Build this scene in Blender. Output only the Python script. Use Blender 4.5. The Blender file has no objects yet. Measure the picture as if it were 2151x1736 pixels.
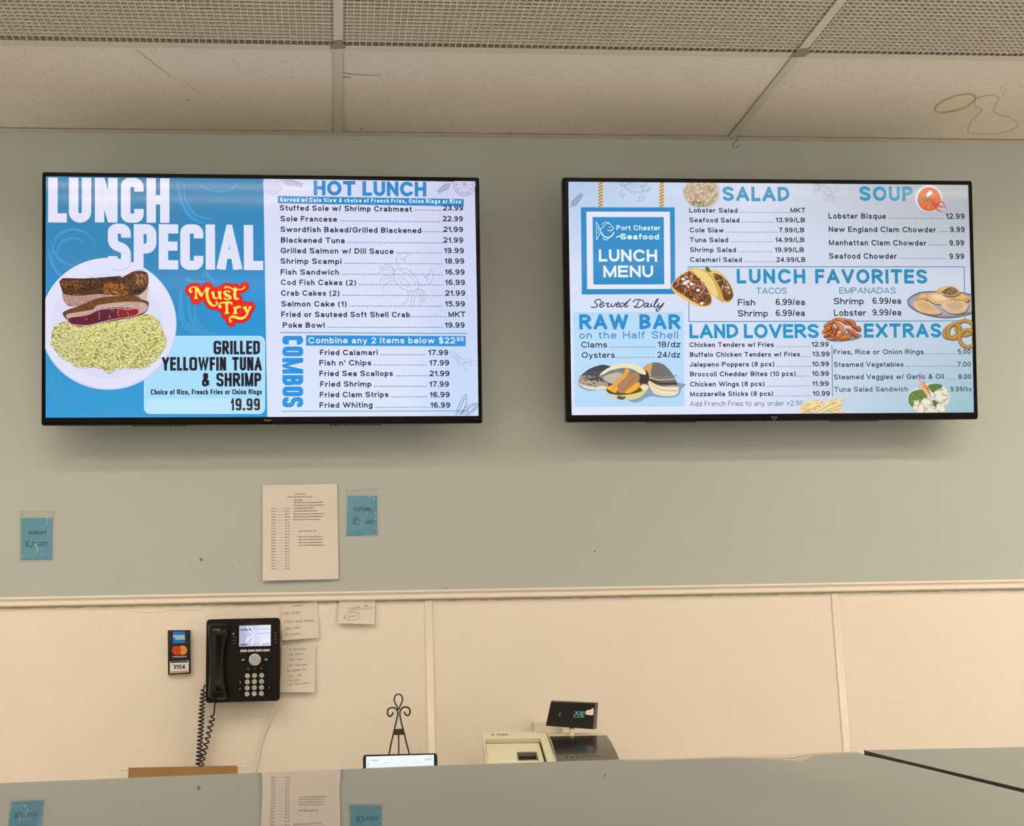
import bpy, math, random
from mathutils import Vector, Matrix

# ------------------------------------------------------------------ camera, world, lamps, exposure
SC = bpy.context.scene
COL = SC.collection
CAM_F, CAM_PX, CAM_PY = 2312.75, 872.975, 948.786          # pixels of a 2151 x 1736 frame
YAW, PITCH, ROLL = 0.0717778, 0.1580115, -0.0200730
CAMPOS = Vector((0.0, -3.1806, 1.56))
_cy, _sy, _cp, _sp = math.cos(YAW), math.sin(YAW), math.cos(PITCH), math.sin(PITCH)
FWD = Vector((_sy * _cp, _cy * _cp, _sp))
_r0 = Vector((_cy, -_sy, 0.0))
_u0 = _r0.cross(FWD)
RIGHT = _r0 * math.cos(ROLL) + _u0 * math.sin(ROLL)
UP = -_r0 * math.sin(ROLL) + _u0 * math.cos(ROLL)

cd = bpy.data.cameras.new('camera')
cam = bpy.data.objects.new('camera', cd)
COL.objects.link(cam)
m = Matrix((RIGHT, UP, -FWD)).transposed().to_4x4()
m.translation = CAMPOS
cam.matrix_world = m
cd.sensor_fit = 'HORIZONTAL'
cd.sensor_width = 36.0
cd.lens = CAM_F / 2151.0 * 36.0
cd.shift_x = (1075.5 - CAM_PX) / 2151.0
cd.shift_y = (CAM_PY - 868.0) / 2151.0
cd.clip_start = 0.02
SC.camera = cam

SC.view_settings.view_transform = 'Standard'
SC.view_settings.look = 'None'
SC.view_settings.exposure = 0.0
SC.view_settings.gamma = 1.0
SC.view_settings.use_curve_mapping = False

wd = bpy.data.worlds.new('world')
SC.world = wd
wd.use_nodes = True
wd.node_tree.nodes['Background'].inputs[0].default_value = (1.0, 0.78, 0.56, 1)
wd.node_tree.nodes['Background'].inputs[1].default_value = 0.02

LIGHT_COL = (1.0, 0.772, 0.568)
CEIL = 3.0484
# ceiling lamps, the shop's own and rows added out of view: (x, y, size_x, size_y, watts, spread degrees)
LAMPS = [
    (-0.62, -1.70, 1.15, 0.06, 7.5, 180), (-0.62, -2.05, 1.15, 0.06, 7.5, 180),
    (-1.90, -1.70, 1.15, 0.06, 3.5, 180), (-1.90, -2.05, 1.15, 0.06, 3.5, 180),
    (1.86, -1.70, 1.15, 0.06, 3.6, 180), (1.86, -2.05, 1.15, 0.06, 3.6, 180),
    (3.10, -1.70, 1.15, 0.13, 9, 180), (3.10, -2.05, 1.15, 0.13, 9, 180),
    (-0.62, -1.24, 1.15, 0.13, 6.5, 165), (-1.90, -1.24, 1.15, 0.13, 8, 165),  # near row, added out of view to lengthen the screens' shadows
    (1.86, -1.24, 1.15, 0.13, 10, 165), (3.10, -1.24, 1.15, 0.13, 13, 165),
    (-1.8, -4.6, 1.15, 0.5, 140, 105), (2.9, -4.6, 1.15, 0.5, 150, 105),  # added far row, narrow spread onto the floor for bounce fill
    (-0.9, -6.8, 1.6, 0.15, 17, 180), (2.4, -6.8, 1.6, 0.15, 17, 180),
    (-0.9, -8.0, 1.6, 0.5, 130, 105), (2.4, -8.0, 1.6, 0.5, 130, 105),  # second far row added for the same soft fill
]

# ------------------------------------------------------------------ helpers
def srgb(c):
    o = []
    for v in c[:3]:
        v = max(0.0, v / 255.0)
        o.append(v / 12.92 if v <= 0.04045 else ((v + 0.055) / 1.055) ** 2.4)
    return tuple(o)

def alb(c, e=0.96):
    """paint colour of a thing that photographs as sRGB c under the warm lamps"""
    l = srgb(c)
    return tuple(min(0.92, v / k / e) for v, k in zip(l, LIGHT_COL))

def ray(px, py):
    return FWD + RIGHT * ((px - CAM_PX) / CAM_F) - UP * ((py - CAM_PY) / CAM_F)

def P(px, py, y=0.0):
    """the point of the plane Y = y that the photograph shows at (px, py)"""
    d = ray(px, py)
    return CAMPOS + d * ((y - CAMPOS.y) / d.y)

def PZ(px, py, z):
    d = ray(px, py)
    return CAMPOS + d * ((z - CAMPOS.z) / d.z)

MATS = {}
def mat(name, col=(0.8, 0.8, 0.8), rough=0.5, metal=0.0, emit=None, es=1.0, bump=None, var=None, coat=0.0, spec=0.5):
    if name in MATS:
        return MATS[name]
    M = bpy.data.materials.new(name)
    M.use_nodes = True
    nt = M.node_tree
    b = nt.nodes['Principled BSDF']
    b.inputs['Base Color'].default_value = (*col, 1)
    b.inputs['Roughness'].default_value = rough
    b.inputs['Metallic'].default_value = metal
    b.inputs['Specular IOR Level'].default_value = spec
    if coat:
        b.inputs['Coat Weight'].default_value = coat
        b.inputs['Coat Roughness'].default_value = 0.05
    if emit:
        b.inputs['Emission Color'].default_value = (*emit, 1)
        b.inputs['Emission Strength'].default_value = es
    tc = nt.nodes.new('ShaderNodeTexCoord')
    if bump:
        sc, st, dist = bump[:3]
        n = nt.nodes.new('ShaderNodeTexNoise')
        n.inputs['Scale'].default_value = sc
        n.inputs['Detail'].default_value = 3
        bp = nt.nodes.new('ShaderNodeBump')
        bp.inputs['Strength'].default_value = st
        bp.inputs['Distance'].default_value = dist
        nt.links.new(tc.outputs['Object'], n.inputs['Vector'])
        nt.links.new(n.outputs['Fac'], bp.inputs['Height'])
        nt.links.new(bp.outputs['Normal'], b.inputs['Normal'])
    if var:
        sc, amt = var
        n = nt.nodes.new('ShaderNodeTexNoise')
        n.inputs['Scale'].default_value = sc
        n.inputs['Detail'].default_value = 4
        mx = nt.nodes.new('ShaderNodeMix')
        mx.data_type = 'RGBA'
        mx.inputs['A'].default_value = (*[v * (1 - amt) for v in col], 1)
        mx.inputs['B'].default_value = (*[min(1, v * (1 + amt)) for v in col], 1)
        nt.links.new(tc.outputs['Object'], n.inputs['Vector'])
        nt.links.new(n.outputs['Fac'], mx.inputs['Factor'])
        nt.links.new(mx.outputs['Result'], b.inputs['Base Color'])
    MATS[name] = M
    return M

def vcmat(name, emissive, rough=0.5, coat=0.0):
    """a printed or lit surface: the colours of its graphics are stored on the faces"""
    if name in MATS:
        return MATS[name]
    M = bpy.data.materials.new(name)
    M.use_nodes = True
    nt = M.node_tree
    b = nt.nodes['Principled BSDF']
    a = nt.nodes.new('ShaderNodeVertexColor')
    a.layer_name = 'Col'
    b.inputs['Roughness'].default_value = rough
    if emissive:
        b.inputs['Base Color'].default_value = (0.003, 0.003, 0.004, 1)
        b.inputs['Specular IOR Level'].default_value = 0.34
        nt.links.new(a.outputs['Color'], b.inputs['Emission Color'])
        b.inputs['Emission Strength'].default_value = emissive
    else:
        nt.links.new(a.outputs['Color'], b.inputs['Base Color'])
    MATS[name] = M
    return M

def link(o, parent=None):
    COL.objects.link(o)
    if parent:
        o.parent = parent
    return o

def tag(o, label=None, cat=None, group=None, kind=None):
    if label: o['label'] = label
    if cat: o['category'] = cat
    if group: o['group'] = group
    if kind: o['kind'] = kind
    return o

def thing(name, label, cat, loc, group=None):
    o = bpy.data.objects.new(name, None)
    o.empty_display_size = 0.05
    o.location = loc
    link(o)
    return tag(o, label, cat, group)

class MB:
    """collects world-space geometry; build() links it as one mesh object"""
    def __init__(self):
        self.v, self.f, self.mi, self.sm, self.c = [], [], [], [], []
    def quad(self, *pts, mi=0, sm=False, col=None):
        n = len(self.v)
        self.v += [Vector(p) for p in pts]
        self.f.append(tuple(range(n, n + len(pts))))
        self.mi.append(mi); self.sm.append(sm); self.c.append(col)
    def box(self, lo, hi, mi=0):
        x0, y0, z0 = lo; x1, y1, z1 = hi
        p = [(x0, y0, z0), (x1, y0, z0), (x1, y1, z0), (x0, y1, z0), (x0, y0, z1), (x1, y0, z1), (x1, y1, z1), (x0, y1, z1)]
        self.hexa(p, mi)
    def hexa(self, p, mi=0, sm=False):
        n = len(self.v)
        self.v += [Vector(q) for q in p]
        for f in ((0, 3, 2, 1), (4, 5, 6, 7), (0, 1, 5, 4), (1, 2, 6, 5), (2, 3, 7, 6), (3, 0, 4, 7)):
            self.f.append(tuple(n + i for i in f)); self.mi.append(mi); self.sm.append(sm); self.c.append(None)
    def loft(self, rings, closed=True, cap0=True, cap1=True, mi=0, sm=True):
        n = len(self.v); k = len(rings[0])
        for r in rings:
            self.v += [Vector(q) for q in r]
        for i in range(len(rings) - 1):
            for j in range(k if closed else k - 1):
                a = n + i * k + j; b = n + i * k + (j + 1) % k
                self.f.append((a, b, b + k, a + k)); self.mi.append(mi); self.sm.append(sm); self.c.append(None)
        if cap0:
            self.f.append(tuple(n + j for j in reversed(range(k)))); self.mi.append(mi); self.sm.append(False); self.c.append(None)
        if cap1:
            q = n + (len(rings) - 1) * k
            self.f.append(tuple(q + j for j in range(k))); self.mi.append(mi); self.sm.append(False); self.c.append(None)
    def tube(self, pts, r, seg=8, mi=0, closed=False):
        pts = [Vector(p) for p in pts]
        n = len(pts); rings = []
        nrm = None
        for i in range(n):
            if closed:
                t = pts[(i + 1) % n] - pts[i - 1]
            else:
                t = pts[min(i + 1, n - 1)] - pts[max(i - 1, 0)]
            t.normalize()
            if nrm is None:
                nrm = t.orthogonal().normalized()
            nrm = (nrm - t * nrm.dot(t)).normalized()
            bn = t.cross(nrm)
            rr = r[i] if isinstance(r, (list, tuple)) else r
            rings.append([pts[i] + (nrm * math.cos(a) + bn * math.sin(a)) * rr for a in (2 * math.pi * k / seg for k in range(seg))])
        if closed:
            rings.append(rings[0])
        self.loft(rings, True, not closed, not closed, mi)
    def build(self, name, mats, parent=None, bevel=0.0, recalc=True, weld=False):
        me = bpy.data.meshes.new(name)
        if parent is not None:
            off = Vector((0, 0, 0)); q = parent
            while q:
                off += q.location; q = q.parent
        else:
            off = Vector((0, 0, 0))
        if parent is None and self.v:          # origin at the base centre of the thing
            xs = [v.x for v in self.v]; ys = [v.y for v in self.v]; zs = [v.z for v in self.v]
            off = Vector(((min(xs) + max(xs)) / 2, (min(ys) + max(ys)) / 2, min(zs)))
        me.from_pydata([tuple(v - off) for v in self.v], [], self.f)
        if not isinstance(mats, (list, tuple)):
            mats = [mats]
        for mm in mats:
            me.materials.append(mm)
        me.polygons.foreach_set('material_index', self.mi)
        me.polygons.foreach_set('use_smooth', self.sm)
        if any(c is not None for c in self.c):
            at = me.color_attributes.new('Col', 'FLOAT_COLOR', 'CORNER')
            buf = []
            for f, c in zip(self.f, self.c):
                if c is None: c = (0.8, 0.8, 0.8)
                if isinstance(c[0], (tuple, list)):
                    for q in c: buf += [*q, 1.0]
                else:
                    buf += [*c, 1.0] * len(f)
            at.data.foreach_set('color', buf)
        me.update()
        if recalc or weld:
            import bmesh
            bm = bmesh.new(); bm.from_mesh(me)
            if weld: bmesh.ops.remove_doubles(bm, verts=bm.verts, dist=1e-6)
            if recalc: bmesh.ops.recalc_face_normals(bm, faces=bm.faces)
            bm.to_mesh(me); bm.free()
        o = bpy.data.objects.new(name, me)
        if parent is None:
            o.location = off
        link(o, parent)
        if bevel:
            md = o.modifiers.new('bevel', 'BEVEL'); md.width = bevel; md.segments = 3; md.limit_method = 'ANGLE'
            md.angle_limit = math.radians(40)
        return o

def smooth(pts, n=6, closed=False):
    """Catmull-Rom through points (tuples of any dimension)"""
    pts = [tuple(p) for p in pts]
    N = len(pts); out = []
    rng = range(N) if closed else range(N - 1)
    for i in rng:
        if closed:
            a, b, c, d = pts[i - 1], pts[i], pts[(i + 1) % N], pts[(i + 2) % N]
        else:
            a, b, c, d = pts[max(i - 1, 0)], pts[i], pts[i + 1], pts[min(i + 2, N - 1)]
        for k in range(n):
            t = k / n
            out.append(tuple(0.5 * (2 * q + (r - p) * t + (2 * p - 5 * q + 4 * r - s) * t * t + (3 * q - p - 3 * r + s) * t ** 3) for p, q, r, s in zip(a, b, c, d)))
    if not closed:
        out.append(pts[-1])
    return out

def rrect(x0, z0, x1, z1, r, n=6):
    o = []
    for cx, cz, a0 in ((x1 - r, z1 - r, 0), (x0 + r, z1 - r, 90), (x0 + r, z0 + r, 180), (x1 - r, z0 + r, 270)):
        for k in range(n + 1):
            a = math.radians(a0 + 90 * k / n)
            o.append((cx + r * math.cos(a), cz + r * math.sin(a)))
    return o

# ------------------------------------------------------------------ lettering: strokes of a plain sans
RNG = '0,0,.5 0,1,.5 1,1,.5 1,0,.5c'
G = {   # width (cap height = 1), strokes; upper case and figures fill the cap height
 'A': (.92, '0,0 .5,1 1,0|.28,.3 .72,.3'), 'B': (.78, '0,0 0,1 .93,1,.5 .93,.53,.5 0,.53|0,.53 1,.53,.5 1,0,.5 0,0'),
 'C': (.88, '1,.74 1,1,.5 0,1,.5 0,0,.5 1,0,.5 1,.26'), 'D': (.83, '0,0 0,1 1,1,.5 1,0,.5 0,0'),
 'E': (.72, '1,1 0,1 0,0 1,0|0,.52 .93,.52'), 'F': (.67, '1,1 0,1 0,0|0,.5 .88,.5'),
 'G': (.92, '1,.74 1,1,.5 0,1,.5 0,0,.5 1,0,.5 1,.46 .6,.46'), 'H': (.78, '0,0 0,1|1,0 1,1|0,.52 1,.52'), 'I': (0, '0,0 0,1'),
 'J': (.58, '1,1 1,0,-.5 0,0,-.5 0,.28'), 'K': (.82, '0,0 0,1|1,1 0,.34|.32,.58 1,0'), 'L': (.63, '0,1 0,0 1,0'),
 'M': (.93, '0,0 0,1 .5,0 1,1 1,0'), 'N': (.78, '0,0 0,1 1,0 1,1'), 'O': (.96, RNG), 'P': (.76, '0,0 0,1 1,1,.5 1,.46,.5 0,.46'),
 'Q': (.97, RNG + '|.62,.26 1,-.04'), 'R': (.83, '0,0 0,1 .96,1,.5 .96,.48,.5 0,.48|.45,.48 1,0'),
 'S': (.80, '1,.76 1,1,.5 0,1,.5 0,.57,.5 1,.43,.5 1,0,.5 0,0,.5 0,.24'), 'T': (.82, '0,1 1,1|.5,1 .5,0'),
 'U': (.78, '0,1 0,0,-.5 1,0,-.5 1,1'), 'V': (.9, '0,1 .5,0 1,1'), 'W': (1.3, '0,1 .25,0 .5,1 .75,0 1,1'), 'X': (.86, '0,0 1,1|0,1 1,0'),
 'Y': (.88, '0,1 .5,.44 1,1|.5,.44 .5,0'), 'Z': (.79, '0,1 1,1 0,0 1,0'),
 '0': (.66, RNG), '1': (.36, '0,.73 .3,.8 1,1 1,0'), '2': (.66, '0,.73 0,1,.5 1,1,.5 1,.56,.4 0,0 1,0'),
 '3': (.66, '0,.76 0,1,.5 .95,1,.5 .95,.53,.5 .4,.53|.4,.53 1,.53,.5 1,0,.5 0,0,.5 0,.25'), '4': (.7, '1,.25 0,.25 .72,1 .72,0'),
 '5': (.66, '.92,1 .14,1 .02,.48 .1,.64,.3 1,.68,.5 1,0,.5 0,0,.5 0,.18'), '6': (.66, '.98,.86 .98,1,.5 0,1,.5 0,0,.5 1,0,.5 1,.58,.5 0,.58,.5 0,.3'),
 '7': (.64, '0,1 1,1 .3,0'), '8': (.66, '.05,.53,.5 .05,1,.5 .95,1,.5 .95,.53,.5c|0,0,.5 0,.53,.5 1,.53,.5 1,0,.5c'),
 '9': (.66, '.02,.14 .02,0,.5 1,0,.5 1,1,.5 0,1,.5 0,.42,.5 1,.42,.5 1,.7'),
 '/': (.34, '0,0 1,1'), '&': (.84, '1,0 .2,.72,.4 .2,1,.5 .7,1,.5 .7,.64,.5 0,.42,.5 0,0,.5 .68,0,.5 .97,.46'), '$': (.72, '1,.76 1,1,.5 0,1,.5 0,.57,.5 1,.43,.5 1,0,.5 0,0,.5 0,.24|.5,-.14 .5,1.14'),
 '+': (.7, '0,.42 1,.42|.5,.08 .5,.76'), '-': (.36, '0,.38 1,.38'), "'": (0, '0,1 0,.74'), '%': (.9, '0,0 1,1|0,.9*|1,.1*'), '#': (.8, '.25,0 .4,1|.65,0 .8,1|0,.3 1,.3|0,.7 1,.7'), '*': (.4, '0,.7 1,1|0,1 1,.7|.5,.65 .5,1.05'),
 '(': (.36, '1,1.05 0,.85,.5 0,.0,.5 1,-.24'), ')': (.36, '0,1.05 1,.85,.5 1,.0,.5 0,-.24'),
 '.': (0, '0,0*'), ',': (.08, '.5,0*|.9,.06 .0,-.2'), ':': (0, '0,0*|0,.6*'), '=': (.6, '0,.25 1,.25|0,.6 1,.6'),
}
LO = {  # lower case: 0..1 is the x-height, 1..2 the ascender, -1..0 the descender
 'a': (.66, '.04,.7 .04,1,.5 .93,1,-.45 .93,0|.93,.58 0,.58,.5 0,0,.5 .93,0,.5 .93,.34'), 'b': (.63, RNG + '|0,0 0,2'),
 'c': (.6, '1,.7 1,1,.5 0,1,.5 0,0,.5 1,0,.5 1,.3'), 'd': (.63, RNG + '|1,0 1,2'), 'e': (.66, '0,.5 1,.5 1,1,.5 0,1,.5 0,0,.5 1,0,.5 .97,.24'),
 'f': (.4, '1,2 .35,2,-.5 .35,0|0,1 .95,1'), 'g': (.63, RNG + '|1,1 1,-1,-.5 .05,-1,-.5 .05,-.66'), 'h': (.6, '0,0 0,2|0,.4 0,1,-.5 1,1,-.5 1,0'),
 'i': (0, '0,0 0,1|0,2*'), 'j': (.2, '1,1 1,-1,-.5 0,-1|1,2*'), 'k': (.6, '0,0 0,2|1,1 0,.26|.36,.58 1,0'), 'l': (0, '0,0 0,2'),
 'm': (1.0, '0,0 0,1|0,.4 0,1,-.5 .5,1,-.5 .5,0|.5,.4 .5,1,-.5 1,1,-.5 1,0'), 'n': (.6, '0,0 0,1|0,.4 0,1,-.5 1,1,-.5 1,0'), 'o': (.66, RNG),
 'p': (.63, RNG + '|0,1 0,-1'), 'q': (.63, RNG + '|1,1 1,-1'), 'r': (.42, '0,0 0,1|0,.4 0,1,-.8 1,1'),
 's': (.6, '1,.74 1,1,.5 0,1,.5 0,.57,.5 1,.43,.5 1,0,.5 0,0,.5 0,.26'), 't': (.4, '.35,1.65 .35,0,-.5 1,0|0,1 1,1'),
 'u': (.6, '0,1 0,0,-.5 1,0,-.5 1,.6|1,1 1,0'), 'v': (.66, '0,1 .5,0 1,1'), 'w': (1.0, '0,1 .25,0 .5,1 .75,0 1,1'), 'x': (.64, '0,0 1,1|0,1 1,0'),
 'y': (.64, '0,1 .52,0|1,1 .42,-.95,.4 .05,-1'), 'z': (.6, '0,1 1,1 0,0 1,0'),
}
XH, DESC = 0.725, -0.28

def clip(poly, lo, hi):
    for s, lim in ((1, lo), (-1, hi)):
        out = []
        for i in range(len(poly)):
            a, b = poly[i - 1], poly[i]
            da, db = s * (a[1] - lim), s * (b[1] - lim)
            if (da >= 0) != (db >= 0):
                t = da / (da - db)
                out.append((a[0] + (b[0] - a[0]) * t, lim))
            if db >= 0:
                out.append(b)
        poly = out
        if not poly: return poly
    return poly

def path_points(spec, fx, fy, sq, w=0.0):
    closed = spec.endswith('c')
    pts = []
    for tok in spec.rstrip('c').split():
        q = tok.rstrip('*').split(',')
        pts.append((fx(float(q[0])), fy(float(q[1])), float(q[2]) if len(q) > 2 else 0.0))
    n = len(pts); out = []
    for i, (x, y, t) in enumerate(pts):
        end = (not closed) and (i == 0 or i == n - 1)
        if t == 0 or end:
            out.append((x, y)); continue
        a, b = pts[i - 1], pts[(i + 1) % n]
        la, lb = math.hypot(a[0] - x, a[1] - y), math.hypot(b[0] - x, b[1] - y)
        ea = 2 if (not closed and i - 1 == 0) else 1
        eb = 2 if (not closed and i + 1 == n - 1) else 1
        if t < 0 or sq < 1:
            d = abs(t) * min(la * ea, lb * eb)
            da, db = min(d, la), min(d, lb)
            if t > 0 and sq < 1:
                r = max(d * sq, w * 0.5)
                da, db = min(r, la * 0.5 * ea), min(r, lb * 0.5 * eb)
        else:
            da, db = min(la, la * t * ea), min(lb, lb * t * eb)
        p0 = (x + (a[0] - x) * da / (la or 1), y + (a[1] - y) * da / (la or 1))
        p1 = (x + (b[0] - x) * db / (lb or 1), y + (b[1] - y) * db / (lb or 1))
        K = 0.5523
        c0 = (p0[0] + (x - p0[0]) * K, p0[1] + (y - p0[1]) * K)
        c1 = (p1[0] + (x - p1[0]) * K, p1[1] + (y - p1[1]) * K)
        for k in range(7):
            u = k / 6; w = 1 - u
            out.append(tuple(w ** 3 * p0[j] + 3 * w * w * u * c0[j] + 3 * w * u * u * c1[j] + u ** 3 * p1[j] for j in (0, 1)))
    ded = []
    for p in out:
        if not ded or math.hypot(p[0] - ded[-1][0], p[1] - ded[-1][1]) > 1e-5: ded.append(p)
    if closed and len(ded) > 1 and math.hypot(ded[0][0] - ded[-1][0], ded[0][1] - ded[-1][1]) < 1e-5: ded.pop()
    soft = tuple((not closed) and n > 2 and pts[i][2] > 0 for i in (1, -2))   # round terminals stay short
    return ded, closed, soft

def stroke_quads(pts, w, closed=False, ext=True, soft=(False, False)):
    """offset a polyline into quads; w is a number or one width per point"""
    n = len(pts)
    if n < 2: return []
    W = w if isinstance(w, (list, tuple)) else [w] * n
    pts = [tuple(p) for p in pts]
    if ext and not closed:
        for i, j in ((0, 1), (-1, -2)):
            if soft[-i]: continue
            dx, dy = pts[i][0] - pts[j][0], pts[i][1] - pts[j][1]
            l = math.hypot(dx, dy) or 1
            pts[i] = (pts[i][0] + dx / l * W[i] / 2, pts[i][1] + dy / l * W[i] / 2)
    L, R_ = [], []
    for i in range(n):
        a = pts[i - 1] if (i > 0 or closed) else None
        b = pts[(i + 1) % n] if (i < n - 1 or closed) else None
        p = pts[i]
        ds = []
        for q, s in ((a, -1), (b, 1)):
            if q is not None:
                dx, dy = (q[0] - p[0]) * s, (q[1] - p[1]) * s
                l = math.hypot(dx, dy) or 1
                ds.append((dx / l, dy / l))
        if len(ds) == 1: ds = ds * 2
        tx, ty = ds[0][0] + ds[1][0], ds[0][1] + ds[1][1]
        l = math.hypot(tx, ty)
        if l < 0.3:
            nx, ny, k = -ds[0][1], ds[0][0], 1.0
        else:
            nx, ny = -ty / l, tx / l
            k = min(3.5, 1.0 / max(0.28, -ds[0][1] * nx + ds[0][0] * ny))
        h = W[i] / 2 * k
        L.append((p[0] + nx * h, p[1] + ny * h)); R_.append((p[0] - nx * h, p[1] - ny * h))
    out = []
    for i in range(n if closed else n - 1):
        j = (i + 1) % n
        out.append([L[i], L[j], R_[j], R_[i]])
    return out

def glyph(ch, w, cx=1.0, sq=1.0, gw=None):
    """polygons of one letter, left edge at x = 0, and its width"""
    low = ch in LO
    wd_, spec = (LO if low else G)[ch]
    width = max(w, wd_ * cx) if gw is None else gw
    fx = lambda X: w / 2 + X * (width - w)
    if low:
        def fy(Y):
            if 0 <= Y <= 1: return w / 2 + Y * (XH - w)
            if Y > 1: return XH - w / 2 + (Y - 1) * (1 - XH)
            return w / 2 + Y * (-DESC)
        asc = any(t in spec for t in (',2', ',1.65'))
        hi = 1.0 if asc else XH
        lo_ = DESC if ',-1' in spec else 0.0
    else:
        fy = lambda Y: w / 2 + Y * (1 - w)
        lo_, hi = 0.0, 1.0
        if ch in '(),$': lo_, hi = -0.3, 1.2
    polys = []
    if sq < 1 and ch in 'NM':               # heavy condensed cut: stems plus wedge diagonals
        e = w * (1.0 if ch == 'N' else 0.98)
        spec = '0,0 0,1|1,0 1,1'
        if ch == 'N':
            polys.append([(0, 1), (e, 1), (width, 0), (width - e, 0)])
        else:
            h = width / 2
            polys += [[(0, 1), (e, 1), (h + w * .3, 0), (h - w * .3, 0)], [(width - e, 1), (width, 1), (h + w * .3, 0), (h - w * .3, 0)]]
    for st in spec.split('|'):
        if st.endswith('*'):
            q = st.rstrip('*').split(',')
            x, y = fx(float(q[0])), fy(float(q[1]))
            h = w * 0.55
            polys.append([(x - h, y - h), (x + h, y - h), (x + h, y + h), (x - h, y + h)])
            continue
        pts, closed, soft = path_points(st, fx, fy, sq, w)
        for qd in stroke_quads(pts, w, closed, soft=soft):
            qd = clip(qd, lo_, hi)
            if len(qd) >= 3: polys.append(qd)
    return polys, width

def text_polys(s, w=0.15, cx=1.0, track=0.11, sq=1.0, space=0.42):
    x, out = 0.0, []
    for ch in s:
        if ch == ' ':
            x += space * cx; continue
        if ch not in LO and ch not in G: ch = '-'
        pl, gw = glyph(ch, w, cx, sq)
        out += [[(px + x, py) for px, py in q] for q in pl]
        x += gw + track
    return out, x - track

def fit_text(s, target, w=0.15, track=0.11, sq=1.0, space=0.42):
    """text scaled sideways so that it is `target` cap heights long"""
    lo, hi = 0.15, 4.0
    for _ in range(26):
        c = (lo + hi) / 2
        L = text_polys_len(s, w, c, track, space)
        if L < target: lo = c
        else: hi = c
    return text_polys(s, w, (lo + hi) / 2, track, sq, space)[0]

def text_polys_len(s, w, cx, track, space):
    x = 0.0
    for ch in s:
        if ch == ' ': x += space * cx
        else:
            q = LO.get(ch) or G.get(ch) or G['-']
            x += max(w, q[0] * cx) + track
    return x - track

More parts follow.
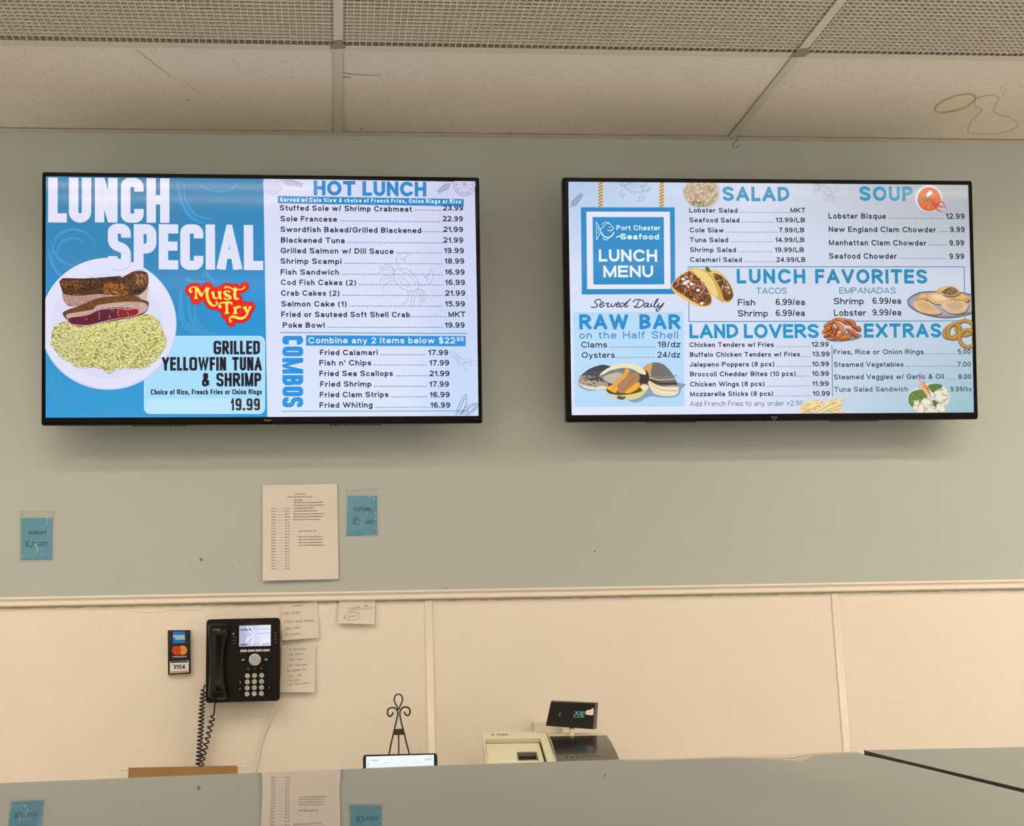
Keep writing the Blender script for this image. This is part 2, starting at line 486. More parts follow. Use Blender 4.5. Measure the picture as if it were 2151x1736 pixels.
class Sheet:
    """flat graphics on a real plane (a screen, a printed card): origin, right, up, normal.
    Everything is placed in millimetre-true plane coordinates; to2d() reads them off the photograph."""
    def __init__(self, origin, ex, ez, layer=2.0e-5):
        self.o, self.ex, self.ez = Vector(origin), Vector(ex).normalized(), Vector(ez).normalized()
        self.n = self.ex.cross(self.ez).normalized()
        if self.n.dot(CAMPOS - self.o) < 0: self.n = -self.n
        self.layer, self.k, self.mb, self.box = layer, 0.0, MB(), None
    def to2d(self, px, py):
        d = ray(px, py)
        t = (self.o - CAMPOS).dot(self.n) / d.dot(self.n)
        q = CAMPOS + d * t - self.o
        return (q.dot(self.ex), q.dot(self.ez))
    def w(self, x, z, k=None):
        return self.o + self.ex * x + self.ez * z + self.n * (self.layer * (self.k if k is None else k))
    def up(self, n=1):
        self.k += n
    def poly2(self, pts, col, k=None):
        if self.box:
            x0, z0, x1, z1 = self.box
            pts = clip(pts, z0, z1)
            pts = [(b, a) for a, b in clip([(b, a) for a, b in pts], x0, x1)] if pts else pts
        if len(pts) >= 3:
            self.mb.quad(*[self.w(x, z, k) for x, z in pts], col=col)
    def poly(self, pts, c, sm=0, k=None):
        if sm: pts = smooth(pts, sm, True)
        self.poly2([self.to2d(*p) for p in pts], srgb(c), k)
    def stroke(self, pts, wpx, c, sm=5, closed=False, k=None):
        """polyline in photograph pixels; points may carry their own width"""
        if sm and len(pts) > 2: pts = smooth(pts, sm, closed)
        W = [p[2] if len(p) > 2 else wpx for p in pts]
        col = srgb(c)
        for q in stroke_quads([p[:2] for p in pts], W, closed, False):
            self.poly2([self.to2d(*p) for p in q], col, k)
    def ell(self, cx, cy, rx, ry, c, rot=0, n=28, k=None, a0=0, a1=360):
        ca, sa = math.cos(math.radians(rot)), math.sin(math.radians(rot))
        pts = []
        for i in range(n):
            a = math.radians(a0 + (a1 - a0) * i / (n if a1 - a0 >= 360 else n - 1))
            x, y = rx * math.cos(a), ry * math.sin(a)
            pts.append((cx + x * ca - y * sa, cy + x * sa + y * ca))
        self.poly(pts, c, 0, k)
    def grad(self, quad, nx, ny, fn):
        """bilinear patch between photo corners TL,TR,BR,BL coloured by fn(u,v) -> sRGB"""
        tl, tr, br, bl = [self.to2d(*q) for q in quad]
        def pt(u, v):
            return tuple((tl[i] * (1 - u) + tr[i] * u) * (1 - v) + (bl[i] * (1 - u) + br[i] * u) * v for i in (0, 1))
        for i in range(nx):
            for j in range(ny):
                uv = [(i / nx, j / ny), ((i + 1) / nx, j / ny), ((i + 1) / nx, (j + 1) / ny), (i / nx, (j + 1) / ny)]
                self.mb.quad(*[self.w(*pt(*q)) for q in uv], col=[srgb(fn(*q)) for q in uv])
    def text(self, s, x0, base, x1, cap, c, w=0.15, track=0.11, sq=1.0, slant=0.0, k=None, space=0.42):
        a = self.to2d(x0, base)
        ux = self.to2d(x1, base)[0] - a[0]
        h = self.to2d(x0, base - cap)[1] - a[1]
        for q in fit_text(s, ux / h, w, track, sq, space):
            self.poly2([(a[0] + (x + slant * y) * h, a[1] + y * h) for x, y in q], srgb(c), k)
    def letter(self, ch, x0, base, x1, cap, c, w, sq=0.55, k=None, dx=0, dy=0):
        a = self.to2d(x0 + dx, base + dy)
        ux = self.to2d(x1 + dx, base + dy)[0] - a[0]
        h = self.to2d(x0 + dx, base - cap + dy)[1] - a[1]
        pl, _ = glyph(ch, w, 1.0, sq, gw=ux / h)
        for q in pl:
            self.poly2([(a[0] + x * h, a[1] + y * h) for x, y in q], srgb(c), k)
    def dots(self, x0, x1, y, c, step=5.0, r=0.95, k=None):
        a, b = self.to2d(x0, y), self.to2d(x1, y)
        n = max(2, int(round((x1 - x0) / step)) + 1)
        h = abs(self.to2d(x0, y - r)[1] - a[1])
        for i in range(n):
            x = a[0] + (b[0] - a[0]) * i / (n - 1); z = a[1] + h
            self.poly2([(x - h, z - h), (x + h, z - h), (x + h, z + h), (x - h, z + h)], srgb(c), k)
# ------------------------------------------------------------------ the setting
RAIL_TOP = 1.56 + 0.1042
X0, X1, Y1 = -4.2, 5.4, -10.6
TEE = [0.0114 + k * 1.2247 for k in (-1, 0, 1, 2)]
TW = 0.0238
YC0, YC1 = -0.5067, -0.5327            # cross tee in front of the border tiles
YC2 = -1.13

def wall_material(name, col, bump_scale, bump_strength, bump_dist, rough=0.6, var=None, stretch=None):
    M = mat(name, col, rough, var=var)
    nt = M.node_tree
    b = nt.nodes['Principled BSDF']
    tc = [n for n in nt.nodes if n.type == 'TEX_COORD'][0]
    mp = nt.nodes.new('ShaderNodeMapping')
    mp.inputs['Scale'].default_value = stretch or (1, 1, 1)
    n = nt.nodes.new('ShaderNodeTexNoise')
    n.inputs['Scale'].default_value = bump_scale
    n.inputs['Detail'].default_value = 2.5
    bp = nt.nodes.new('ShaderNodeBump')
    bp.inputs['Strength'].default_value = bump_strength
    bp.inputs['Distance'].default_value = bump_dist
    nt.links.new(tc.outputs['Object'], mp.inputs['Vector'])
    nt.links.new(mp.outputs['Vector'], n.inputs['Vector'])
    nt.links.new(n.outputs['Fac'], bp.inputs['Height'])
    nt.links.new(bp.outputs['Normal'], b.inputs['Normal'])
    return M

M_UP = wall_material('wall paint grey green', (0.465, 0.535, 0.55), 420, 0.12, 0.0008, 0.55, var=(1.6, 0.03))
M_LOW = wall_material('wall panel cream', (0.84, 0.815, 0.775), 210, 0.5, 0.003, 0.5, var=(3.0, 0.035), stretch=(1.25, 1.25, 0.75))
M_TRIM = mat('trim paint cream', (0.85, 0.82, 0.77), 0.35, var=(9, 0.04))
M_METAL = mat('grid paint', (0.66, 0.62, 0.53), 0.45, var=(4, 0.06))
M_WALL = mat('plain wall paint', (0.82, 0.82, 0.79), 0.6)
M_FLOOR = mat('floor tile', (0.58, 0.60, 0.60), 0.4, var=(3, 0.1))
M_DARK = mat('plenum dark', (0.012, 0.011, 0.010), 0.8)

def struct(mb, name, mats, bevel=0):
    return tag(mb.build(name, mats, None, bevel), kind='structure')

w = MB()
w.box((X0, 0, RAIL_TOP - 0.012), (X1, 0.1, CEIL + 0.3), 0)
w.box((X0, 0, 0), (X1, 0.1, RAIL_TOP - 0.012), 1)
struct(w, 'wall_back', [M_UP, M_LOW])
for nm, lo, hi in (('wall_left', (X0 - 0.1, Y1, 0), (X0, 0.1, CEIL + 0.3)), ('wall_right', (X1, Y1, 0), (X1 + 0.1, 0.1, CEIL + 0.3)),
                   ('wall_front', (X0 - 0.1, Y1 - 0.1, 0), (X1 + 0.1, Y1, CEIL + 0.3))):
    w = MB(); w.box(lo, hi); struct(w, nm, M_WALL)
w = MB(); w.box((X0 - 0.1, Y1 - 0.1, -0.1), (X1 + 0.1, 0.1, 0)); struct(w, 'floor', M_FLOOR)

# ceiling: the painted field of the room, with the border bay of tiles and louvres left open
M_TILE = mat('ceiling tile', (0.72, 0.69, 0.64), 0.9)
def tile_nodes():
    nt = M_TILE.node_tree; b = nt.nodes['Principled BSDF']
    tc = [n for n in nt.nodes if n.type == 'TEX_COORD'][0]
    v = nt.nodes.new('ShaderNodeTexNoise'); v.inputs['Scale'].default_value = 230; v.inputs['Detail'].default_value = 2
    mp = nt.nodes.new('ShaderNodeMapping'); mp.inputs['Scale'].default_value = (1.0, 0.45, 1)
    r = nt.nodes.new('ShaderNodeMapRange'); r.inputs['From Min'].default_value = 0.27; r.inputs['From Max'].default_value = 0.36
    r.inputs['To Min'].default_value = 0.45; r.inputs['To Max'].default_value = 1
    big = nt.nodes.new('ShaderNodeTexNoise'); big.inputs['Scale'].default_value = 2.2; big.inputs['Detail'].default_value = 3
    m1 = nt.nodes.new('ShaderNodeMix'); m1.data_type = 'RGBA'
    m1.inputs['A'].default_value = (0.72, 0.675, 0.60, 1); m1.inputs['B'].default_value = (0.84, 0.80, 0.74, 1)
    m2 = nt.nodes.new('ShaderNodeMix'); m2.data_type = 'RGBA'; m2.blend_type = 'MULTIPLY'; m2.inputs['Factor'].default_value = 1
    bp = nt.nodes.new('ShaderNodeBump'); bp.inputs['Strength'].default_value = 0.5; bp.inputs['Distance'].default_value = 0.002
    L = nt.links.new
    L(tc.outputs['Object'], mp.inputs['Vector']); L(mp.outputs['Vector'], v.inputs['Vector']); L(tc.outputs['Object'], big.inputs['Vector'])
    L(v.outputs['Fac'], r.inputs['Value']); L(big.outputs['Fac'], m1.inputs['Factor']); L(m1.outputs['Result'], m2.inputs['A'])
    L(r.outputs['Result'], m2.inputs['B']); L(m2.outputs['Result'], b.inputs['Base Color'])
    L(r.outputs['Result'], bp.inputs['Height']); L(bp.outputs['Normal'], b.inputs['Normal'])
tile_nodes()
w = MB()
zt = CEIL + 0.004
w.box((X0, Y1, zt), (X1, YC2, zt + 0.02))
w.box((X0, YC2, zt), (TEE[0], 0, zt + 0.02))
w.box((TEE[3], YC2, zt), (X1, 0, zt + 0.02))
struct(w, 'ceiling', M_TILE)
# dark void above the open louvres
w = MB()
w.box((X0, Y1, CEIL + 0.29), (X1, 0.1, CEIL + 0.31)); 
struct(w, 'ceiling', M_DARK)

# suspended grid
def bar(name, lo, hi, mats=M_METAL):
    w = MB(); w.box(lo, hi); return struct(w, name, mats)
n = 1
for i, x in enumerate(TEE):
    w = MB()
    w.box((x - TW / 2, -3.6 if i in (1, 2) else YC2, CEIL - 0.0012), (x + TW / 2, -0.024, CEIL))
    w.box((x - 0.003, -3.6 if i in (1, 2) else YC2, CEIL), (x + 0.003, -0.002, CEIL + 0.038))
    struct(w, 'trim_%d' % n, M_METAL); n += 1
# cross tee: follows the two measured ends
w = MB()
def cross(y0, y1, name):
    global n
    w = MB()
    w.hexa([(TEE[0], y1[0], CEIL - 0.0004), (TEE[3], y1[1], CEIL - 0.0004), (TEE[3], y0[1], CEIL - 0.0004), (TEE[0], y0[0], CEIL - 0.0004),
            (TEE[0], y1[0], CEIL + 0.0008), (TEE[3], y1[1], CEIL + 0.0008), (TEE[3], y0[1], CEIL + 0.0008), (TEE[0], y0[0], CEIL + 0.0008)])
    ym0, ym1 = (y0[0] + y1[0]) / 2, (y0[1] + y1[1]) / 2
    w.box((TEE[0], ym0 - 0.003, CEIL + 0.0008), (TEE[3], ym0 + 0.003, CEIL + 0.036))
    struct(w, 'trim_%d' % n, M_METAL); n += 1
cross((-0.5005, -0.512), (-0.5265, -0.537), 'c')
cross((YC2 + TW, YC2 + TW), (YC2, YC2), 'c2')
# wall angle
w = MB()
w.box((X0, -0.024, CEIL - 0.0012), (X1, 0, CEIL)); w.box((X0, -0.0015, CEIL - 0.002), (X1, 0, CEIL + 0.02))
struct(w, 'trim_%d' % n, M_METAL); n += 1
# chair rail with its two beads, and the battens between the panels
prof = [(0, 0), (-0.009, 0.0), (-0.0125, -0.002), (-0.0135, -0.005), (-0.011, -0.0078), (-0.0062, -0.0095), (-0.0058, -0.0135), (-0.0085, -0.0165),
        (-0.0125, -0.0185), (-0.0142, -0.0215), (-0.0135, -0.0245), (-0.011, -0.0265), (0, -0.0265)]
w = MB()
w.loft([[(x, y, RAIL_TOP + z) for y, z in prof] for x in (X0, X1)], True, True, True, 0, False)
struct(w, 'trim_%d' % n, M_TRIM); n += 1
for x in (0.2461, 1.4468):
    w = MB()
    pr = [(0, 0), (0.0, -0.0025), (0.003, -0.0045), (0.009, -0.0035), (0.014, -0.0055), (0.0185, -0.007), (0.021, -0.005), (0.0215, 0)]
    w.loft([[(x + a, b, z) for a, b in pr] for z in (0.0, RAIL_TOP - 0.030)], True, True, True, 0, True)
    struct(w, 'trim_%d' % n, M_TRIM); n += 1
# shaded glue in the joint under the rail, with its shadow painted in
random.seed(5)
w = MB()
M_GLUE_SHADE = mat('shaded glue', (0.54, 0.52, 0.43), 0.8, var=(60, 0.3))
pts = []
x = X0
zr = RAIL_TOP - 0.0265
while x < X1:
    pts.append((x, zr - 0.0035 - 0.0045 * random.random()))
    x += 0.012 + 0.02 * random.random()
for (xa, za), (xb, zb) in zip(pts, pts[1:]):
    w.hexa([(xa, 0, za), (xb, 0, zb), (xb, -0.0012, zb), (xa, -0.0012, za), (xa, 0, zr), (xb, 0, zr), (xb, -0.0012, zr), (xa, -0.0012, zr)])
struct(w, 'trim_%d' % n, M_GLUE_SHADE); n += 1

# ------------------------------------------------------------------ border tiles and louvre panels
M_STAIN = vcmat('water stain', 0, 0.9)
names = [('ceiling tile over the left television, with a thin diagonal crack', None),
         ('middle ceiling tile, with a dark scratch at its left edge', None),
         ('ceiling tile over the right television, with two brown water stains', None)]
def ceil2(px, py):
    return PZ(px, py, zt)
for i in range(3):
    w = MB()
    xa, xb = TEE[i] + 0.004, TEE[i + 1] - 0.004
    w.box((xa, YC0 - 0.006, zt), (xb, -0.003, zt + 0.016))
    zs = zt - 0.0003
    def flat(pts, c, e=0.0):
        w.quad(*[(q.x, q.y, zs - e) for q in (PZ(a, b, zs) for a, b in pts)], mi=1, col=tuple(v / k for v, k in zip(srgb(c), (0.48, 0.37, 0.255))))
    def line(pts, wid, c, e=0.0003, closed=False, sm=4):
        p2 = smooth(pts, sm, closed) if sm else pts
        W = [q[2] if len(q) > 2 else wid for q in p2]
        for q in stroke_quads([q[:2] for q in p2], W, closed, False):
            flat(q, c, e)
    if i == 0:
        line([(283, 99), (288, 107), (300, 113), (306, 121), (318, 127), (328, 138), (338, 144), (350, 154), (360, 161)], 1.1, (112, 92, 68), sm=0)
        line([(384, 170), (396, 178), (404, 183), (410, 189)], 0.9, (118, 98, 74), sm=0)
        line([(391, 210.5), (401, 210)], 1.6, (118, 98, 74), sm=0)
    if i == 1:
        line([(720.5, 153, 1.4), (740, 156, 1.4), (770, 158, 1.2), (802, 159, 0.5)], 1.3, (100, 82, 58))
        line([(720.5, 161, 2.0), (732, 163, 1.2), (738, 163.5, 0.6)], 1.3, (95, 78, 55))
        line([(756, 269.5), (761, 270)], 2.2, (100, 82, 58), sm=0)
    if i == 2:
        s = 2.864
        R = [(1615, 660), (1640, 625), (1690, 595), (1760, 572), (1830, 567), (1858, 585), (1838, 618), (1790, 648), (1720, 668), (1650, 677)]
        ring = smooth([(1400 + a / s, b / s) for a, b in R], 5, True)
        flat(ring, (163, 142, 110))
        line([(1400 + a / s, b / s, 2.6 + 2.2 * (0.5 + 0.5 * math.sin(k * 1.7))) for k, (a, b) in enumerate(R)], 3.5, (139, 114, 78), closed=True)
        R2 = [(1855, 600), (1910, 578), (1965, 573), (2000, 590), (1985, 615), (1975, 640), (1965, 662), (2000, 690), (2060, 705), (2105, 735), (2118, 752), (2080, 780), (2010, 800), (1930, 806), (1850, 802),
              (1812, 795), (1825, 750), (1850, 710), (1890, 675), (1895, 655), (1860, 640)]
        flat([(1400 + a / s, b / s) for a, b in R2], (164, 143, 113))
        line([(1400 + a / s, b / s) for a, b in R2], 1.7, (136, 112, 82), closed=True, sm=2)
    o = w.build('ceiling_tile', [M_TILE, M_STAIN])
    tag(o, names[i][0], 'ceiling tile', 'tiles along the wall')

M_LOUV = mat('louvre plastic', (0.80, 0.76, 0.68), 0.4)
lab = ['cream eggcrate ceiling louvre above the left television', 'middle cream eggcrate ceiling louvre, between the two grid bars', 'cream eggcrate ceiling louvre above the right television']
for i in range(3):
    w = MB()
    xa, xb = TEE[i] + 0.005, TEE[i + 1] - 0.005
    nx, ny = 73, 36
    ya, yb = YC2 + 0.008, -0.525
    z0, z1 = CEIL + 0.0015, CEIL + 0.0086
    t = 0.0009
    for k in range(nx + 1):
        x = xa + (xb - xa) * k / nx
        w.box((x - t, ya, z0), (x + t, yb, z1))
    for k in range(ny + 1):
        y = ya + (yb - 0.023 - ya) * k / ny
        w.box((xa, y - t, z0), (xb, y + t, z1))
    o = w.build('louvre_panel', M_LOUV)
    tag(o, lab[i], 'ceiling panel', 'louvre panels')

# dirt smudges where the bars cross
M_SMUDGE = vcmat('grey smudge', 0, 0.9)
for px, py in ((711, 90), (1683, 107)):
    w = MB()
    zs = CEIL - 0.0016
    s = 24.8
    B = [(520, 630), (990, 600), (1010, 790), (1110, 860), (1220, 830), (1180, 940), (1100, 1060), (950, 1050), (700, 1080), (480, 1070), (310, 1080), (360, 900), (380, 800), (500, 790)]
    if px > 1000:
        B = [(x + (850 - y) * 0.8, y) for x, y in B]
    w.quad(*[PZ(px - 31 + x / s, py - 30 + y / s, zs) for x, y in B], col=(0.30, 0.255, 0.165))
    struct(w, 'trim_%d' % n, M_SMUDGE); n += 1

# ------------------------------------------------------------------ ceiling lamps, the shop's own and added rows (behind and beside the viewer)
M_LAMPF = mat('lamp frame', (0.8, 0.78, 0.72), 0.4)
for i, (x, y, sx, sy, pw, sp) in enumerate(LAMPS):
    t = thing('shop_or_added_ceiling_light', 'recessed ceiling light out of view, one of the shop rows and added fill rows', 'ceiling light', (x, y, CEIL), 'lit ceiling lights, shop and added')
    w = MB()
    f = 0.03
    for lo, hi in (((x - sx / 2 - f, y - sy / 2 - f, CEIL - 0.012), (x + sx / 2 + f, y - sy / 2, CEIL + 0.003)), ((x - sx / 2 - f, y + sy / 2, CEIL - 0.012), (x + sx / 2 + f, y + sy / 2 + f, CEIL + 0.003)),
                   ((x - sx / 2 - f, y - sy / 2, CEIL - 0.012), (x - sx / 2, y + sy / 2, CEIL + 0.003)), ((x + sx / 2, y - sy / 2, CEIL - 0.012), (x + sx / 2 + f, y + sy / 2, CEIL + 0.003))):
        w.box(lo, hi)
    w.build('frame', M_LAMPF, t)
    ld = bpy.data.lights.new('lamp', 'AREA')
    ld.shape = 'RECTANGLE'; ld.size = sx; ld.size_y = sy
    ld.energy = pw; ld.color = LIGHT_COL if y > -3 else (1.0, 0.82, 0.63); ld.spread = math.radians(sp)
    lo = bpy.data.objects.new('lamp', ld)
    lo.location = (0, 0, -0.006)
    link(lo, t)

# ------------------------------------------------------------------ back counter under the wall
M_CTOP = mat('counter laminate', (0.55, 0.53, 0.48), 0.3, var=(5, 0.06))
M_CBODY = mat('counter body', (0.62, 0.60, 0.55), 0.5)
CT = 0.93
t = thing('back_counter', 'long work counter along the wall behind the display case', 'counter', (0.3, -0.3, 0))
w = MB(); w.box((-1.6, -0.60, CT - 0.035), (2.6, -0.002, CT)); w.build('worktop', M_CTOP, t, 0.004)
w = MB(); w.box((-1.58, -0.56, 0.0), (2.58, -0.004, CT - 0.036)); w.build('cabinet_body', M_CBODY, t)

# ------------------------------------------------------------------ display cases in the foreground
H_CASE = 1.448
M_MIRR = bpy.data.materials.new('polished case top')
M_MIRR.use_nodes = True
nt = M_MIRR.node_tree
b = nt.nodes['Principled BSDF']
b.inputs['Metallic'].default_value = 1.0
b.inputs['Roughness'].default_value = 0.035
tc = nt.nodes.new('ShaderNodeTexCoord'); mp = nt.nodes.new('ShaderNodeMapping'); mp.inputs['Scale'].default_value = (1.2, 9, 1)
nz = nt.nodes.new('ShaderNodeTexNoise'); nz.inputs['Scale'].default_value = 5; nz.inputs['Detail'].default_value = 5
mx = nt.nodes.new('ShaderNodeMix'); mx.data_type = 'RGBA'
mx.inputs['A'].default_value = (0.45, 0.45, 0.47, 1); mx.inputs['B'].default_value = (0.55, 0.55, 0.56, 1)
nt.links.new(tc.outputs['Object'], mp.inputs['Vector']); nt.links.new(mp.outputs['Vector'], nz.inputs['Vector'])
nt.links.new(nz.outputs['Fac'], mx.inputs['Factor']); nt.links.new(mx.outputs['Result'], b.inputs['Base Color'])
rr = nt.nodes.new('ShaderNodeMapRange'); rr.inputs['To Min'].default_value = 0.008; rr.inputs['To Max'].default_value = 0.022
nt.links.new(nz.outputs['Fac'], rr.inputs['Value']); nt.links.new(rr.outputs['Result'], b.inputs['Roughness'])
M_EDGE = mat('dark panel edge', (0.035, 0.033, 0.03), 0.5)
M_CASE = mat('case body', (0.25, 0.25, 0.25), 0.35, metal=0.6)

def case(label, xl, xr, far, lift, curl):
    """far: function x -> Y of the far edge"""
    y_near = -2.86
    t = thing('display_case', label, 'display case', ((xl + xr) / 2, (y_near - 2.26) / 2, 0), 'display cases')
    w = MB()
    NX, NY = 110, 60
    ztop = H_CASE + lift
    def hgt(x, v, y, yf):
        z = 0.00010 * math.sin(x * 17 + 1.3) * math.sin(v * 7 + x * 3) + 0.00006 * math.sin(x * 41) * math.cos(v * 15)
        d = yf - y                                   # distance from the far edge
        q = min(1.3, max(0.0, (0.02 - x) / 0.30))    # the sheet dips a little at its left end
        z += 0.0050 * d * q * q * (3 - 2 * min(1, q))
        if lift: z += 0.0009 * math.exp(-d / 0.04 - (x - xl) / 0.10)   # lifted corner
        k = curl(x)
        if k > 0:                                   # the far edge rolls over, the sheet bulges before it
            roll = lambda q: 0.0013 * max(0, (k - q) / 0.05) ** 2 + 0.0004 * max(0, (k - q - 0.02) / 0.02) ** 2
            s = min(1, d / 0.32)
            z += roll(0) * (1 - s * s * (3 - 2 * s)) - roll(d)
        return z
    rows = []
    for j in range(NY + 1):
        v = (j / NY) ** 2
        row = []
        for i in range(NX + 1):
            x = xl + (xr - xl) * i / NX
            yf = far(x)
            y = yf + (y_near - yf) * v
            row.append((x, y, ztop + hgt(x, v, y, yf)))
        rows.append(row)
    w.loft(rows, False, False, False, 0, True)
    th = 0.0022 if lift else 0.005
    edge = [rows[0][i] for i in range(NX + 1)] + [rows[j][NX] for j in range(1, NY + 1)] + [rows[NY][i] for i in range(NX - 1, -1, -1)] + [rows[j][0] for j in range(NY - 1, 0, -1)]
    for a, b_ in zip(edge, edge[1:] + edge[:1]):
        w.quad(a, b_, (b_[0], b_[1], ztop - th), (a[0], a[1], ztop - th), mi=1)
    w.build('top_panel', [M_MIRR, M_EDGE], t)
    w = MB(); w.box((xl + 0.004, y_near + 0.02, 0.0), (xr - 0.004, -2.33, H_CASE - 0.008)); w.build('case_body', M_CASE, t)
    return t
def far_left(x):
    a, b_ = PZ(0, 1646, H_CASE), PZ(900, 1609.5, H_CASE)
    c = PZ(1815, 1579, H_CASE)
    if x < b_.x: return a.y + (b_.y - a.y) * (x - a.x) / (b_.x - a.x)
    return b_.y + (c.y - b_.y) * (x - b_.x) / (c.x - b_.x)
def far_right(x):
    a, b_ = PZ(1815, 1579, H_CASE + 0.0013), PZ(2151, 1570, H_CASE + 0.0013)
    return a.y + (b_.y - a.y) * (x - a.x) / (b_.x - a.x)
def curl_left(x):
    xa, xm, xb = PZ(1230, 1600, H_CASE).x, PZ(1530, 1600, H_CASE).x, PZ(1815, 1580, H_CASE).x
    if x < xa: return 0
    if x < xm: return 0.062 * (0.5 - 0.5 * math.cos(math.pi * (x - xa) / (xm - xa)))
    return 0.062 * max(0.35, 0.5 + 0.5 * math.cos(math.pi * (x - xm) / (xb - xm)))
XS = PZ(1815, 1579, H_CASE + 0.0013).x
case('polished counter-high display case in front, left of the dark panel seam', -1.6, XS - 0.004, far_left, 0, curl_left)
case('polished counter-high display case in front, right of the dark panel seam', XS, 2.3, far_right, 0.0013, lambda x: 0)
# ------------------------------------------------------------------ the two menu screens
M_BEZ = mat('gloss black bezel', (0.003, 0.003, 0.0035), 0.16, spec=0.10)
M_HOUS = mat('black plastic housing', (0.018, 0.018, 0.018), 0.45)
M_VENT = mat('vent black', (0.004, 0.004, 0.004), 0.8)
M_LOGO = mat('pale logo print', (0.28, 0.28, 0.29), 0.5)
M_SCREEN = vcmat('lit screen picture', 1.0, 0.08)
M_BRKT = mat('bracket steel', (0.05, 0.05, 0.05), 0.4, metal=0.6)

class Local:
    """maps local (x right, y out of the front, z up) of a tilted box to the world"""
    def __init__(self, c, tilt, yaw):
        self.c = Vector(c)
        self.ex = Vector((math.cos(yaw), math.sin(yaw), 0))
        self.ez = Vector((math.sin(tilt) * math.sin(yaw), -math.sin(tilt) * math.cos(yaw), math.cos(tilt)))
        self.n = self.ex.cross(self.ez)          # points to the room (-Y)
    def __call__(self, x, y, z):
        return self.c + self.ex * x + self.n * y + self.ez * z

def lbox(w, L, lo, hi, mi=0):
    x0, y0, z0 = lo; x1, y1, z1 = hi
    w.hexa([L(x0, y0, z0), L(x1, y0, z0), L(x1, y1, z0), L(x0, y1, z0), L(x0, y0, z1), L(x1, y0, z1), L(x1, y1, z1), L(x0, y1, z1)], mi)

